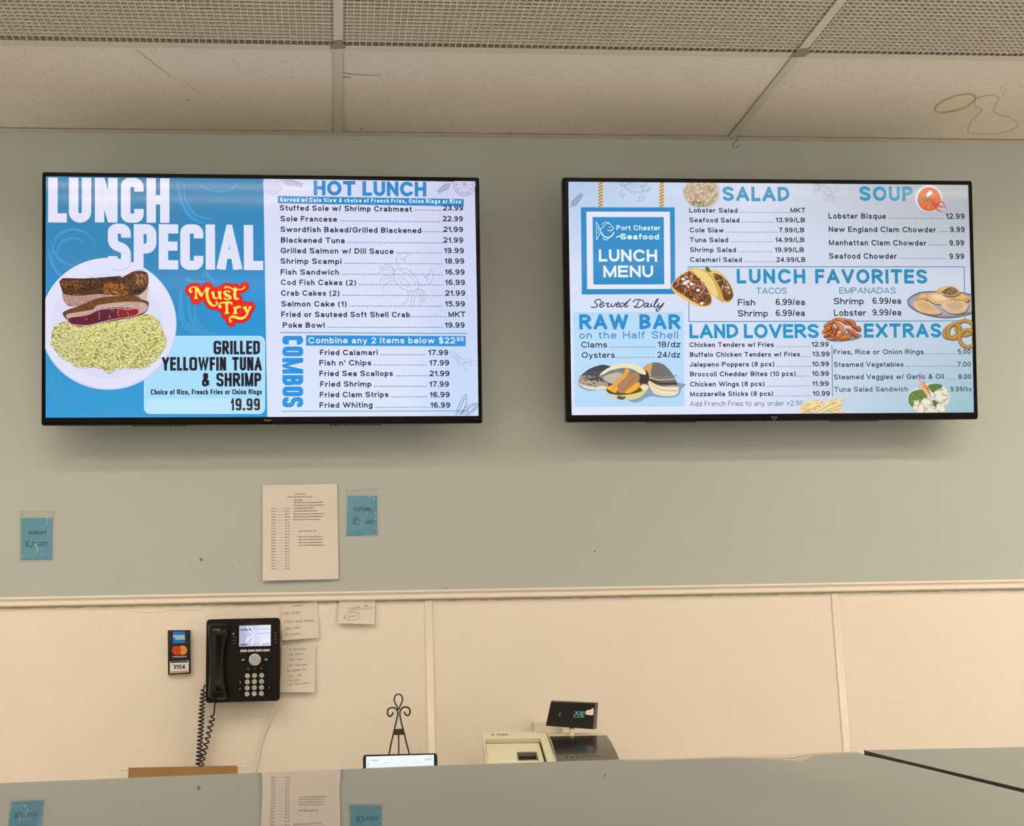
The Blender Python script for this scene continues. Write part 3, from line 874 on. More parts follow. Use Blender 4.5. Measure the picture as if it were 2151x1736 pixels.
def television(label, cx, out, cz, tilt, yaw, W, disp, draw, logo_px, bump_px):
    far = 3.1806 - out                              # the bracket holds the set well off the wall
    k_ = (far - 0.036) / far
    cx, cz, out, W = cx * k_, 1.56 + (cz - 1.56) * k_, out + 0.036, W * k_
    H = W * 0.577
    L = Local((cx, -out, cz), tilt, yaw)
    if L.n.y > 0: L.n = -L.n
    t = thing('television', label, 'television', (cx, -out, cz - H / 2), 'menu screens on the wall')
    hw, hh = W / 2, H / 2
    # display opening, read from the photograph
    sh = Sheet(L(0, -0.004, 0), L.ex, L.ez)
    c4 = [sh.to2d(*q) for q in disp]
    xl, xr = (c4[0][0] + c4[3][0]) / 2, (c4[1][0] + c4[2][0]) / 2
    zt_, zb = (c4[0][1] + c4[1][1]) / 2, (c4[2][1] + c4[3][1]) / 2
    # bezel ring: outer edge, rounded front lip, inner edge
    w = MB()
    def ring(dx, y, inner=False):
        if inner: return [L(xl - dx, y, zb - dx), L(xr + dx, y, zb - dx), L(xr + dx, y, zt_ + dx), L(xl - dx, y, zt_ + dx)]
        r = 0.006
        return [L(p[0], y, p[1]) for p in rrect(-hw + dx, -hh + dx, hw - dx, hh - dx, r, 3)]
    outer = [ring(0, -0.024), ring(0, -0.003), ring(0.0015, 0.0005), ring(0.004, 0.002)]
    w.loft(outer, True, False, False, 0, False)
    # front face between the outer lip and the opening
    o = [(-hw + 0.004, -hh + 0.004), (hw - 0.004, -hh + 0.004), (hw - 0.004, hh - 0.004), (-hw + 0.004, hh - 0.004)]
    i_ = [(xl, zb), (xr, zb), (xr, zt_), (xl, zt_)]
    lip = 0.0062                                     # depth of the lower chin bead
    for k in range(4):
        a, b_ = o[k], o[(k + 1) % 4]; c, d = i_[(k + 1) % 4], i_[k]
        w.quad(L(a[0], 0.002, a[1]), L(b_[0], 0.002, b_[1]), L(c[0], -0.0004, c[1]), L(d[0], -0.0004, d[1]))
        w.quad(L(d[0], -0.0004, d[1]), L(c[0], -0.0004, c[1]), L(c[0], -0.006, c[1]), L(d[0], -0.006, d[1]))
    # half-round bead along the chin that catches the light
    w.tube([L(-hw + 0.004, 0.0015, -hh + 0.0055), L(hw - 0.004, 0.0015, -hh + 0.0055)], 0.0022, 8)
    w.quad(L(-hw + 0.002, -0.024, -hh + 0.002), L(hw - 0.002, -0.024, -hh + 0.002), L(hw - 0.002, -0.024, hh - 0.002), L(-hw + 0.002, -0.024, hh - 0.002))
    w.build('bezel', M_BEZ, t)
    # rear housing: shallow at the rim, deeper in the middle
    w = MB()
    def hr(dx, dzt, dzb, y): return [L(-hw + dx, y, -hh + dzb), L(hw - dx, y, -hh + dzb), L(hw - dx, y, hh - dzt), L(-hw + dx, y, hh - dzt)]
    w.loft([hr(0.004, 0.006, 0.003, -0.024), hr(0.05, 0.03, 0.0, -0.034), hr(0.09, 0.1, 0.003, -0.050), hr(0.14, 0.30, 0.03, -0.062)], True, True, True, 0, False)
    w.build('rear_housing', M_HOUS, t)
    for xa, xb in ((-0.37, -0.22), (0.18, 0.33)):
        w = MB()
        for k in range(12):
            x = xa + (xb - xa) * k / 12
            lbox(w, L, (x, -0.0465, -hh - 0.0012), (x + (xb - xa) / 12 * 0.75, -0.036, -hh + 0.004))
        w.build('speaker_vent', M_VENT, t)
    # wall bracket
    w = MB()
    for s in (-0.2, 0.2):
        a, b_ = L(s - 0.02, -0.0625, -0.03), L(s + 0.02, -0.0625, 0.2 - 0.03)
        w.hexa([(a.x, -0.001, a.z), (b_.x, -0.001, a.z), (b_.x, a.y + 0.002, a.z), (a.x, a.y + 0.002, a.z), (a.x, -0.001, b_.z), (b_.x, -0.001, b_.z), (b_.x, b_.y + 0.004, b_.z), (a.x, b_.y + 0.004, b_.z)])
    a = L(0, -0.0625, 0.05)
    w.box((cx - 0.3, -0.006, a.z - 0.05), (cx + 0.3, -0.0005, a.z + 0.05))
    w.build('wall_bracket', M_BRKT, t)
    # logo on the chin, infrared window under it
    s2 = Sheet(L(0, 0.0025, 0), L.ex, L.ez)
    x0, y0, x1, cap = logo_px
    s2.text('firetv', x0, y0, x1, cap, (150, 150, 152), 0.16)
    s2.stroke([(x0 + 2, y0 + 1.5), ((x0 + x1) / 2, y0 + 3.2), (x1 - 3, y0 + 0.8)], 0.9, (150, 150, 152), 4)
    for k in range(len(s2.mb.c)): s2.mb.c[k] = None
    s2.mb.build('logo', M_LOGO, t, recalc=False)
    w = MB()
    a = sh.to2d(bump_px[0], bump_px[1])[0]; b_ = sh.to2d(bump_px[2], bump_px[1])[0]
    lbox(w, L, (a, -0.018, -hh - 0.0052), (b_, -0.004, -hh + 0.001))
    w.build('sensor_window', mat('smoked plastic', (0.16, 0.155, 0.15), 0.3), t, 0.001)
    # the lit picture
    sh.box = (xl, zb, xr, zt_)
    draw(sh, disp)
    sh.mb.build('screen', M_SCREEN, t, recalc=False)
    return t

def lerp(a, b, t): return tuple(x + (y - x) * t for x, y in zip(a, b))
NAVY = (20, 22, 48)

def steak_and_rice(S):
    Z = lambda pts: [(80 + a / 6.943, 550 + b / 6.943) + tuple(c / 6.943 for c in r) for a, b, *r in pts]
    rnd = random.Random(3)
    S.ell(227.5, 681, 143.5, 138.5, (196, 200, 236), n=72); S.up()
    S.ell(227.5, 679.5, 142, 137.5, (224, 224, 250), n=72); S.up()
    S.ell(226, 684, 118, 112, (217, 219, 247), n=60); S.up()
    # rice
    R = Z([(190, 1180), (205, 1040), (240, 950), (330, 900), (430, 880), (900, 860), (1400, 800), (1500, 780), (1640, 785), (1760, 870), (1790, 960), (1850, 1080), (1865, 1180), (1800, 1330),
           (1710, 1440), (1540, 1545), (1300, 1555), (1120, 1560), (1090, 1620), (1000, 1625), (930, 1560), (800, 1545), (580, 1530), (420, 1440), (300, 1370), (210, 1230)])
    S.poly(R, (188, 186, 218), 3); S.up()
    S.poly([(x, y - 1.2) for x, y in R], (150, 146, 78), 3); S.up()
    k0 = S.k
    Rs = smooth(R, 3, True)
    def inside(x, y, reg):
        ins = False
        for a in range(len(reg)):
            (xa, ya), (xb, yb) = reg[a - 1][:2], reg[a][:2]
            if (ya > y) != (yb > y) and x < (xb - xa) * (y - ya) / (yb - ya) + xa: ins = not ins
        return ins
    i = 0
    while i < 2100:
        x, y = rnd.uniform(106, 350), rnd.uniform(660, 786)
        if not inside(x, y, Rs): continue
        i += 1
        ang = rnd.gauss(0.5, 0.9)
        l = 2.2 + 2.6 * rnd.random(); wd = 2.0 + 1.2 * rnd.random()
        dx, dy = math.cos(ang) * l, math.sin(ang) * l
        sh = rnd.random() ** 0.7
        low = min(1, max(0, (y - 690) / 70))
        base = lerp((210, 208, 126), (240, 236, 172), sh)
        if rnd.random() < .3: base = lerp(base, (168, 160, 88), 0.5 * low)
        if x < 170: base = lerp(base, (216, 216, 168), 0.4)
        S.k = k0 + (i % 60)
        S.stroke([(x - dx + .5, y - dy + .9, wd * .6), (x + .5, y + .9 + .3, wd), (x + dx + .5, y + dy + .9, wd * .6)], wd, (150, 142, 76), 2)
        S.k += 0.5
        S.stroke([(x - dx, y - dy, wd * .6), (x + rnd.gauss(0, .4), y, wd), (x + dx, y + dy, wd * .6)], wd, base, 2)
    S.k = k0 + 62
    # back piece of tuna
    S.poly(Z([(350, 470), (420, 640), (600, 650), (900, 600), (1500, 520), (1600, 430), (1600, 380), (1480, 400), (1000, 480), (420, 470)]), (178, 140, 134), 3); S.up()
    S.poly(Z([(1470, 500), (1590, 400), (1612, 300), (1600, 470), (1580, 560)]), (205, 178, 176), 3); S.up()
    S.poly(Z([(312, 300), (340, 262), (390, 240), (700, 246), (1000, 225), (1195, 210), (1222, 232), (1300, 190), (1390, 145), (1500, 135), (1590, 165), (1612, 260), (1590, 380), (1480, 480), (1290, 500), (1000, 480), (800, 480), (560, 500), (380, 470), (345, 400)]), (72, 38, 20), 4); S.up()
    def specks(region, n, cols, lo, hi):
        xs = [p[0] for p in region]; ys = [p[1] for p in region]
        for _ in range(n):
            x, y = rnd.uniform(min(xs), max(xs)), rnd.uniform(min(ys), max(ys))
            ins = False
            for i in range(len(region)):
                (xa, ya), (xb, yb) = region[i - 1], region[i]
                if (ya > y) != (yb > y) and x < (xb - xa) * (y - ya) / (yb - ya) + xa: ins = not ins
            if not ins: continue
            l = rnd.uniform(lo, hi); an = rnd.gauss(0.2, 0.7)
            S.stroke([(x - l * math.cos(an), y - l * math.sin(an)), (x, y + rnd.uniform(-.4, .4)), (x + l * math.cos(an), y + l * math.sin(an))], rnd.uniform(.6, 1.6), rnd.choice(cols), 0)
    top = Z([(330, 280), (700, 262), (1195, 235), (1400, 165), (1580, 190), (1580, 360), (1450, 470), (1000, 470), (600, 480), (390, 450)])
    specks(top, 500, [(120, 66, 28), (96, 50, 24), (58, 30, 16), (44, 24, 15), (140, 80, 34)], .8, 3.4); S.up()
    specks(Z([(330, 280), (640, 280), (700, 380), (600, 400), (350, 380)]), 90, [(150, 88, 36), (128, 70, 30), (165, 100, 50)], .8, 3); S.up()
    specks(Z([(950, 330), (1300, 300), (1320, 420), (1290, 490), (960, 470)]), 170, [(196, 124, 40), (214, 146, 58), (176, 104, 34), (150, 84, 30)], .8, 3.2); S.up()
    specks(Z([(1420, 170), (1590, 190), (1590, 330), (1430, 330)]), 70, [(182, 116, 84), (150, 84, 58), (204, 150, 120)], .8, 2.6); S.up()
    specks(Z([(380, 480), (900, 480), (1450, 520), (800, 640), (430, 640)]), 230, [(214, 180, 170), (150, 104, 100), (120, 74, 70), (190, 150, 140)], .7, 2.6); S.up()
    for reg in ([(1180, 240), (1390, 180), (1420, 300), (1380, 440), (1300, 420), (1200, 300)], [(420, 330), (760, 300), (960, 330), (940, 440), (600, 440), (420, 430)], [(700, 250), (1190, 225), (1190, 270), (720, 285)], [(1380, 420), (1540, 380), (1480, 470), (1400, 480)]):
        specks(Z(reg), 110, [(34, 20, 12), (26, 16, 12), (48, 28, 16), (40, 22, 12)], 1.0, 4.2)
    S.up()
    specks(top, 120, [(150, 90, 42), (120, 68, 30), (176, 112, 58)], .6, 1.8); S.up()
    # front slice with its rare centre
    S.poly(Z([(358, 760), (440, 700), (560, 660), (760, 580), (900, 530), (1200, 500), (1400, 500), (1520, 550), (1610, 585), (1612, 650), (1590, 720), (1480, 790), (1200, 850), (900, 900), (700, 960), (520, 930), (440, 870)]), (104, 60, 30), 4); S.up()
    specks(Z([(470, 700), (900, 545), (1300, 510), (1560, 580), (1300, 600), (850, 640), (500, 740)]), 230, [(150, 92, 40), (176, 116, 56), (84, 46, 22), (60, 34, 18)], .8, 3.2); S.up()
    S.poly(Z([(420, 770), (560, 740), (800, 700), (860, 640), (1100, 600), (1350, 585), (1540, 600), (1600, 650), (1580, 720), (1450, 770), (1480, 690), (1200, 670), (930, 680), (820, 740), (560, 800), (430, 830)]), (196, 164, 152), 3); S.up()
    specks(Z([(430, 780), (820, 700), (1100, 610), (1540, 610), (1480, 690), (1180, 670), (900, 690), (560, 800)]), 220, [(226, 200, 186), (160, 118, 104), (216, 184, 160), (176, 140, 118)], .7, 2.4); S.up()
    S.poly(Z([(430, 830), (520, 800), (720, 770), (900, 690), (1150, 680), (1300, 690), (1440, 670), (1490, 710), (1470, 770), (1350, 810), (1100, 850), (900, 900), (720, 940), (560, 935), (470, 910)]), (206, 150, 170), 4); S.up()
    S.poly(Z([(440, 840), (520, 812), (720, 785), (900, 705), (1150, 690), (1300, 705), (1420, 690), (1465, 715), (1440, 770), (1340, 800), (1100, 838), (900, 885), (720, 925), (560, 918), (480, 900)]), (92, 18, 44), 4); S.up()
    S.poly(Z([(1190, 700), (1300, 712), (1420, 690), (1465, 715), (1440, 770), (1340, 800), (1180, 815)]), (142, 18, 36), 3); S.up()
    for pts in ([(880, 720), (900, 780), (890, 850)], [(1180, 690), (1160, 760), (1190, 800)], [(1030, 780), (1060, 810), (1030, 820)], [(1300, 730), (1330, 790)], [(690, 820), (720, 850)], [(1060, 700), (1100, 720)]):
        S.stroke(Z(pts), 1.3, (196, 132, 150)); 
    S.up()
    # a few grains over the lower edge of the fish
    for i in range(150):
        x = rnd.uniform(150, 312); y = 691 - (x - 150) * 0.125 + rnd.uniform(-1, 6)
        ang = rnd.gauss(0.9, 0.8); l = rnd.uniform(2, 3.6)
        S.stroke([(x - l * math.cos(ang), y - l * math.sin(ang), 1.2), (x, y, 2), (x + l * math.cos(ang), y + l * math.sin(ang), 1.2)], 2, lerp((206, 202, 116), (232, 228, 158), rnd.random()), 2)
    S.up()

def must_try(S):
    Z = lambda pts: [(370 + a / 10.755, 570 + b / 10.755, c / 10.755) for a, b, c in pts]
    strokes = [
        [(355, 475, 75), (318, 450, 60), (310, 410, 38), (350, 372, 30), (410, 362, 32), (455, 375, 45)],
        [(448, 400, 40), (450, 520, 40), (450, 590, 55), (450, 628, 105)], [(450, 375, 80), (520, 470, 75), (570, 560, 55)],
        [(572, 580, 34), (630, 470, 24), (690, 385, 36)], [(715, 370, 105), (700, 460, 68), (702, 560, 66), (730, 660, 66), (785, 745, 68), (850, 785, 40), (905, 765, 30), (932, 725, 36), (905, 695, 60)],
        [(820, 465, 76), (838, 520, 64), (850, 580, 58), (890, 620, 40), (945, 600, 30)], [(985, 455, 100), (985, 530, 66), (988, 590, 64), (1020, 630, 60)],
        [(1215, 480, 52), (1180, 452, 30), (1120, 458, 38), (1092, 490, 52), (1130, 535, 60), (1200, 570, 62), (1228, 605, 56), (1180, 640, 30), (1120, 635, 34), (1095, 600, 56)],
        [(1105, 390, 54), (1120, 362, 36), (1180, 362, 34), (1250, 390, 34), (1320, 415, 34), (1410, 418, 30), (1490, 412, 24), (1535, 380, 30), (1550, 345, 52)],
        [(1345, 362, 24), (1335, 430, 72), (1325, 540, 68), (1345, 620, 58), (1420, 628, 26)],
        [(1020, 820, 72), (985, 800, 60), (978, 760, 36), (1020, 720, 34), (1110, 708, 36), (1200, 705, 44), (1250, 720, 46), (1262, 765, 26)],
        [(1145, 725, 74), (1145, 850, 58), (1146, 920, 66), (1148, 965, 128)], [(1335, 805, 96), (1338, 880, 60), (1336, 930, 70), (1338, 972, 128)],
        [(1360, 850, 30), (1395, 808, 46), (1440, 812, 60), (1465, 825, 40)],
        [(1540, 805, 100), (1572, 860, 66), (1600, 930, 54)], [(1680, 795, 72), (1645, 880, 40), (1610, 960, 42), (1560, 1030, 50), (1480, 1068, 62), (1380, 1055, 62), (1290, 1030, 56), (1228, 1050, 40), (1212, 1105, 34), (1245, 1150, 76)],
    ]
    def pas(grow, c):
        for st in strokes:
            q = smooth(Z(st), 5)
            if grow:
                for x, y, wd in q: S.ell(x, y, wd / 2 + grow, wd / 2 + grow, c, n=14)
            S.stroke([(x, y, wd + 2 * grow) for x, y, wd in q], 1, c, 0)
        S.up()
    pas(7.4, (118, 50, 84)); pas(6.4, (243, 30, 22)); pas(0.5, (206, 60, 14)); pas(0.0, (253, 226, 92))

def sketch(S, lines, wpx, c, T):
    for ln in lines: S.stroke([T(*q) for q in ln], wpx, c, 4)
CRAB = [   # unit sketch of a crab, shell about one unit across
    [(-.5, 0), (-.36, -.2), (-.12, -.3), (.12, -.3), (.36, -.2), (.5, 0), (.36, .2), (.15, .3), (-.15, .3), (-.36, .2), (-.5, 0)],
    [(-.36, -.2), (-.3, -.1), (-.1, -.18), (.1, -.18), (.3, -.1), (.36, -.2)], [(-.25, .1), (-.1, .18), (.1, .18), (.25, .1)],
    [(-.42, -.14), (-.62, -.25), (-.72, -.45), (-.62, -.68), (-.42, -.78), (-.5, -.58), (-.42, -.46), (-.54, -.5), (-.58, -.36)],
    [(.42, -.14), (.62, -.25), (.72, -.45), (.62, -.68), (.42, -.78), (.5, -.58), (.42, -.46), (.54, -.5), (.58, -.36)],
    [(-.5, 0), (-.74, -.06), (-.9, .1), (-.95, .26)], [(-.46, .1), (-.7, .12), (-.84, .28), (-.86, .46)], [(-.38, .18), (-.58, .28), (-.68, .46), (-.66, .62)], [(-.28, .26), (-.42, .42), (-.46, .62), (-.38, .76)],
    [(.5, 0), (.74, -.06), (.9, .1), (.95, .26)], [(.46, .1), (.7, .12), (.84, .28), (.86, .46)], [(.38, .18), (.58, .28), (.68, .46), (.66, .62)], [(.28, .26), (.42, .42), (.46, .62), (.38, .76)],
    [(-.46, .04), (-.7, .0), (-.84, .14), (-.9, .28)], [(.46, .04), (.7, .0), (.84, .14), (.9, .28)], [(-.34, .22), (-.52, .36), (-.6, .54)], [(.34, .22), (.52, .36), (.6, .54)],
    [(-.08, -.3), (-.1, -.38)], [(.08, -.3), (.1, -.38)], [(-.2, 0), (-.1, .06), (0, 0), (.1, .06), (.2, 0)]]
def place(cx, cy, sx, sy, rot):
    ca, sa = math.cos(math.radians(rot)), math.sin(math.radians(rot))
    return lambda x, y: (cx + (x * ca - y * sa) * sx, cy + (x * sa + y * ca) * sy)
def sprig(S, x0, y0, x1, y1, n, ln, c):
    S.stroke([(x0, y0), ((x0 + x1) / 2 + 1, (y0 + y1) / 2 - 1), (x1, y1)], .9, c)
    dx, dy = x1 - x0, y1 - y0
    l = math.hypot(dx, dy); dx, dy = dx / l, dy / l
    for i in range(n):
        t = .15 + .85 * i / n
        x, y = x0 + (x1 - x0) * t, y0 + (y1 - y0) * t
        for s in (-1, 1):
            q = ln * (1.1 - .6 * t)
            S.stroke([(x, y, .8), (x + (dx * .8 - dy * s * .75) * q * .5, y + (dy * .8 + dx * s * .75) * q * .5, 1.5), (x + (dx - dy * s * .6) * q, y + (dy + dx * s * .6) * q, .5)], 1, c, 3)

def draw_left(S, disp):
    TL, TR, BR, BL = disp
    xs_t, xs_b = 553.2, 561.6
    ys_t, ys_b = 375.5, 876.5
    BLUE = lambda u, v: lerp(lerp((46, 130, 176), (22, 132, 192), min(1, v * 2)), (38, 156, 216), max(0, v - .35) / .65) if u < .75 else lerp(lerp((46, 130, 176), (8, 138, 208), min(1, v * 2)), (28, 156, 224), max(0, v - .35) / .65)
    S.grad([TL, (xs_t, ys_t), (xs_b, ys_b), BL], 6, 12, BLUE)
    S.grad([(xs_t, ys_t), TR, BR, (xs_b, ys_b)], 6, 8, lambda u, v: lerp((214, 216, 245), (216, 228, 252), v) if u < .8 else lerp((206, 208, 238), (196, 218, 250), v))
    S.up()
    # pale flourishes in the blue
    fl = [[(100, 520, 1), (112, 560, 3), (140, 590, 4), (200, 618, 2)], [(104, 505, 1), (125, 545, 2), (170, 565, 1)], [(108, 545, 1), (118, 500, 2), (150, 482, 3), (185, 492, 2), (200, 515, 1)], [(118, 540, 1), (128, 510, 2), (158, 500, 2), (178, 512, 1)],
          [(372, 380, 1), (380, 420, 3), (400, 455, 4), (430, 470, 1)], [(386, 384, 1), (390, 420, 2), (412, 452, 3), (450, 462, 1)], [(420, 390, 1), (450, 402, 2), (480, 400, 2), (500, 385, 1)],
          [(381, 610, 2), (380, 650, 6), (392, 690, 4), (440, 706, 1)], [(370, 660, 1), (392, 682, 5), (430, 705, 2)], [(395, 620, 1), (400, 665, 3), (420, 695, 3), (470, 706, 1)], [(410, 640, 1), (412, 672, 3), (440, 700, 1)],
          [(425, 582, 2), (432, 574, 5), (440, 582, 3), (450, 590, 1)], [(392, 584, 5), (400, 590, 4), (430, 592, 2), (460, 594, 1)],
          [(104, 770, 2), (112, 810, 5), (140, 845, 5), (200, 868, 1)], [(122, 780, 1), (130, 815, 4), (160, 848, 3), (215, 862, 1)], [(100, 806, 1), (118, 842, 4), (160, 862, 4), (235, 872, 1)], [(130, 840, 1), (170, 862, 5), (225, 858, 2)], [(150, 855, 1), (190, 866, 4), (260, 862, 1)]]
    for f in fl: S.stroke([(x, y, q * 1.9) for x, y, q in f], 2, (52, 152, 208), 6)
    S.up()
    # headline letters with their soft offset copies
    word = [('L', 101, 467.4, 140.5, 94.5), ('U', 144.6, 467.8, 191.7, 94.8), ('N', 199.2, 467.4, 246.9, 94.0), ('C', 254, 468, 301.7, 94.6), ('H', 307.8, 468, 356, 93.6),
            ('S', 226.8, 566.8, 274.6, 96.5), ('P', 281.2, 566.8, 328.3, 95.5), ('E', 333.6, 566.6, 374.7, 95.2), ('C', 379, 567.5, 427.4, 96.0), ('I', 432.2, 567, 451.2, 95.0), ('A', 456.4, 567.2, 507.7, 95.0), ('L', 512.5, 568, 553, 95.0)]
    for ch, a, y, b_, cap in word[:5]:
        S.letter(ch, a, y, b_, cap, (46, 122, 168), 0.205, 0.62, dx=.8, dy=1.8)
    S.up()
    for ch, a, y, b_, cap in word[:5]:
        S.letter(ch, a, y, b_, cap, (226, 226, 248), 0.205, 0.62)
    S.up()
    def panel(x0, y0, x1, y1, r, c):
        S.poly([(x, y) for x, y in rrect(x0, y0, x1, y1, r, 8)], c)
    panel(302.5, 706, 556.7, 870, 13, (206, 240, 254)); S.up()
    panel(304, 707.5, 555.2, 868.5, 12, (166, 220, 252)); S.up()
    panel(306, 838, 553.5, 867.5, 11, (186, 228, 252)); S.up()
    steak_and_rice(S)
    S.up()
    for ch, a, y, b_, cap in word[5:]:
        S.letter(ch, a, y, b_, cap, (40, 126, 178) if a > 330 else (184, 192, 226), 0.205, 0.62, dx=.8, dy=1.8)
    S.up()
    for ch, a, y, b_, cap in word[5:]:
        S.letter(ch, a, y, b_, cap, (222, 224, 250), 0.205, 0.62)
    S.up()
    must_try(S)
    BK = (10, 12, 34)
    S.text('GRILLED', 448.7, 745, 546.3, 28.6, BK, 0.195, 0.07, 0.62)
    S.text('YELLOWFIN TUNA', 340.4, 779.2, 550.2, 28.6, BK, 0.195, 0.07, 0.62, space=.62)
    S.text('& SHRIMP', 424.5, 812.4, 548.8, 28.4, BK, 0.195, 0.07, 0.62, space=.62)
    S.text('Choice of Rice, French Fries or Onion Rings', 316.7, 829.6, 550.2, 11.0, BK, 0.20, 0.10, 0.8, space=.5)
    S.text('19.99', 485, 862.8, 546.3, 25.4, (46, 46, 54), 0.195, 0.10, 0.62)
    S.up()
    # menu list
    GR = (168, 168, 198)
    for r in (17, 13, 8.5, 4): S.stroke([(572 + r * 1.15 * math.cos(a) + (1.5 if i % 2 else 0), 386 + r * 1.25 * math.sin(a)) for i, a in enumerate([k * .52 for k in range(13)])], 1.2, GR, 3)
    sprig(S, 588, 378, 636, 390, 9, 12, (150, 150, 184))
    sprig(S, 950, 384, 920, 404, 8, 11, (140, 140, 176))
    S.ell(975.5, 388, 23.5, 25, (150, 150, 180), n=36); S.up(); S.ell(975.5, 388, 22, 23.4, (208, 208, 238), n=36); S.up(); S.ell(975.5, 388, 19.5, 20.8, (176, 176, 206), n=36); S.up()
    for k in range(10):
        a = math.radians(36 * k + 18)
        S.stroke([(975.5 + 4 * math.cos(a), 388 + 4 * math.sin(a), 1.5), (975.5 + 11 * math.cos(a), 388 + 11.5 * math.sin(a), 6), (975.5 + 17 * math.cos(a), 388 + 18 * math.sin(a), 7)], 3, (206, 206, 236), 3)
    S.up()
    S.text('HOT LUNCH', 659, 411, 895.6, 31.2, (44, 136, 202), 0.24, 0.10, space=.36)
    S.poly([(583.5, 412.2), (974, 418.8), (974, 434.2), (583.5, 427.8)], (26, 136, 202)); S.up()
    S.text('Served w/ Cole Slaw & choice of French Fries, Onion Rings or Rice', 588.3, 424.2, 968.2, 8.8, (236, 240, 255), 0.19, 0.26)
    T = place(853, 588, 62, 62, 38)
    sketch(S, CRAB, 1.0, (160, 162, 196), T)
    rows = [('Stuffed Sole w/ Shrimp Crabmeat', 587.7, 865, 442.9, 872, 924, '23.99', 930.5, 972.4), ('Sole Francese', 589.3, 707.8, 465.6, 716, 923, '22.99', 930, 972), ('Swordfish Baked/Grilled Blackened', 589.3, 884.5, 488, 887, 929, '21.99', 931, 972.4),
            ('Blackened Tuna', 590, 724.3, 510.5, 731.8, 929, '21.99', 931, 972.8), ('Grilled Salmon w/ Dill Sauce', 589.5, 826.4, 532.6, 834, 926, '19.99', 932.8, 974.2), ('Shrimp Scampi', 589.3, 717, 554.6, 724, 927, '18.99', 934, 975),
            ('Fish Sandwich', 589.5, 712, 577.6, 720, 927.7, '16.99', 934.7, 975.8), ('Cod Fish Cakes (2)', 590, 748, 599.4, 755.7, 928, '16.99', 935, 976.5), ('Crab Cakes (2)', 590.4, 713, 621.8, 720.8, 928.6, '21.99', 935, 977),
            ('Salmon Cake (1)', 591, 728.3, 644.5, 735.7, 928, '15.99', 935, 976.5), ('Fried or Sauteed Soft Shell Crab', 591, 861, 666.6, 863.6, 935.6, 'MKT', 942, 977.5), ('Poke Bowl', 594, 681.8, 689.1, 689, 927.7, '19.99', 934.7, 975.8),
            ('Fried Calamari', 672, 793.4, 746.8, 800, 893, '17.99', 899.8, 941.4), ("Fish n' Chips", 670.9, 780, 768.4, 787.6, 895, '17.99', 902, 943.3), ('Fried Sea Scallops', 671, 825.4, 790.9, 833.3, 895.6, '21.99', 902, 944),
            ('Fried Shrimp', 672.5, 780, 813.1, 787, 894.5, '17.99', 902, 943), ('Fried Clam Strips', 671.8, 816, 835.3, 823.6, 895.6, '16.99', 903, 944.5), ('Fried Whiting', 671.3, 782.4, 857.2, 790, 902, '16.99', 904.2, 945.6)]
    for a, x0, x1, y, d0, d1, pr, p0, p1 in rows:
        S.text(a, x0, y, x1, 11.6, NAVY, 0.195, 0.185)
        S.dots(d0, d1, y, (60, 62, 92), 5.0, 1.0)
        S.text(pr, p0, y, p1, 11.6, NAVY, 0.195, 0.16)
    S.up()
    S.stroke([(587.7, 699.2), (981.7, 701.2)], 1.5, (58, 130, 192), 0); S.stroke([(591, 864.6), (985, 863.8)], 1.4, (70, 140, 190), 0)
    # COMBOS reads downward: each letter laid on its side
    o = [('C', 706, 724.5), ('O', 728.5, 749), ('M', 752.5, 785.5), ('B', 788.5, 810), ('O', 812.5, 833), ('S', 835, 856)]
    for ch, ya, yb in o:
        a, b_ = S.to2d(593.2, ya), S.to2d(637, yb)
        pl, _ = glyph(ch, 0.215, 1, 0.62, gw=abs(a[1] - b_[1]) / (b_[0] - a[0]))
        h = b_[0] - a[0]
        for q in pl: S.poly2([(a[0] + y * h, a[1] - x * h) for x, y in q], srgb((26, 144, 226)))
    S.poly([(643, 704.8), (978, 706.6), (978, 728), (643, 726.6)], (22, 144, 222)); S.up()
    S.text('Combine any 2 items below $22', 648, 721.9, 955.5, 12.8, (236, 242, 255), 0.165, 0.22)
    S.text('.99', 955.8, 717.3, 973.5, 8.6, (236, 242, 255), 0.17, 0.2)
    # lobster and mussel sketches
    T = place(967, 757, 30, 26, 40)
    lob = [[(-.75, -.1), (-.6, -.2), (-.2, -.18), (.1, -.14), (.3, -.05), (.35, .1), (.1, .16), (-.2, .18), (-.6, .14), (-.75, .05)], [(-.55, -.2), (-.52, .14)], [(-.4, -.2), (-.37, .16)], [(-.25, -.19), (-.22, .17)], [(-.1, -.18), (-.07, .17)],
           [(.3, 0), (.5, -.2), (.8, -.3), (.9, -.2), (.7, -.14)], [(.3, .05), (.5, .25), (.8, .4), (.92, .28), (.7, .22)], [(.1, .16), (.2, .35), (.4, .5)], [(-.05, .17), (0, .4), (.1, .55)], [(.1, -.14), (.25, -.35), (.5, -.45)], [(.35, .0), (.7, -.5), (1, -.7)], [(-.75, -.1), (-.95, -.2)], [(-.75, 0), (-1, 0)]]
    sketch(S, lob, 1.0, (166, 170, 200), T)
    mus = [[(958, 873), (960, 862), (968, 843), (977, 830), (980, 832), (979, 848), (974, 862), (968, 872)], [(966, 872), (972, 862), (985, 852), (1003, 848), (1004, 852), (995, 864), (980, 873)], [(962, 870), (968, 854), (977, 836)], [(970, 871), (984, 858), (1001, 851)], [(976, 872), (990, 863), (1000, 855)]]
    for m_ in mus: S.stroke(m_, 1.3, (96, 118, 160), 4)

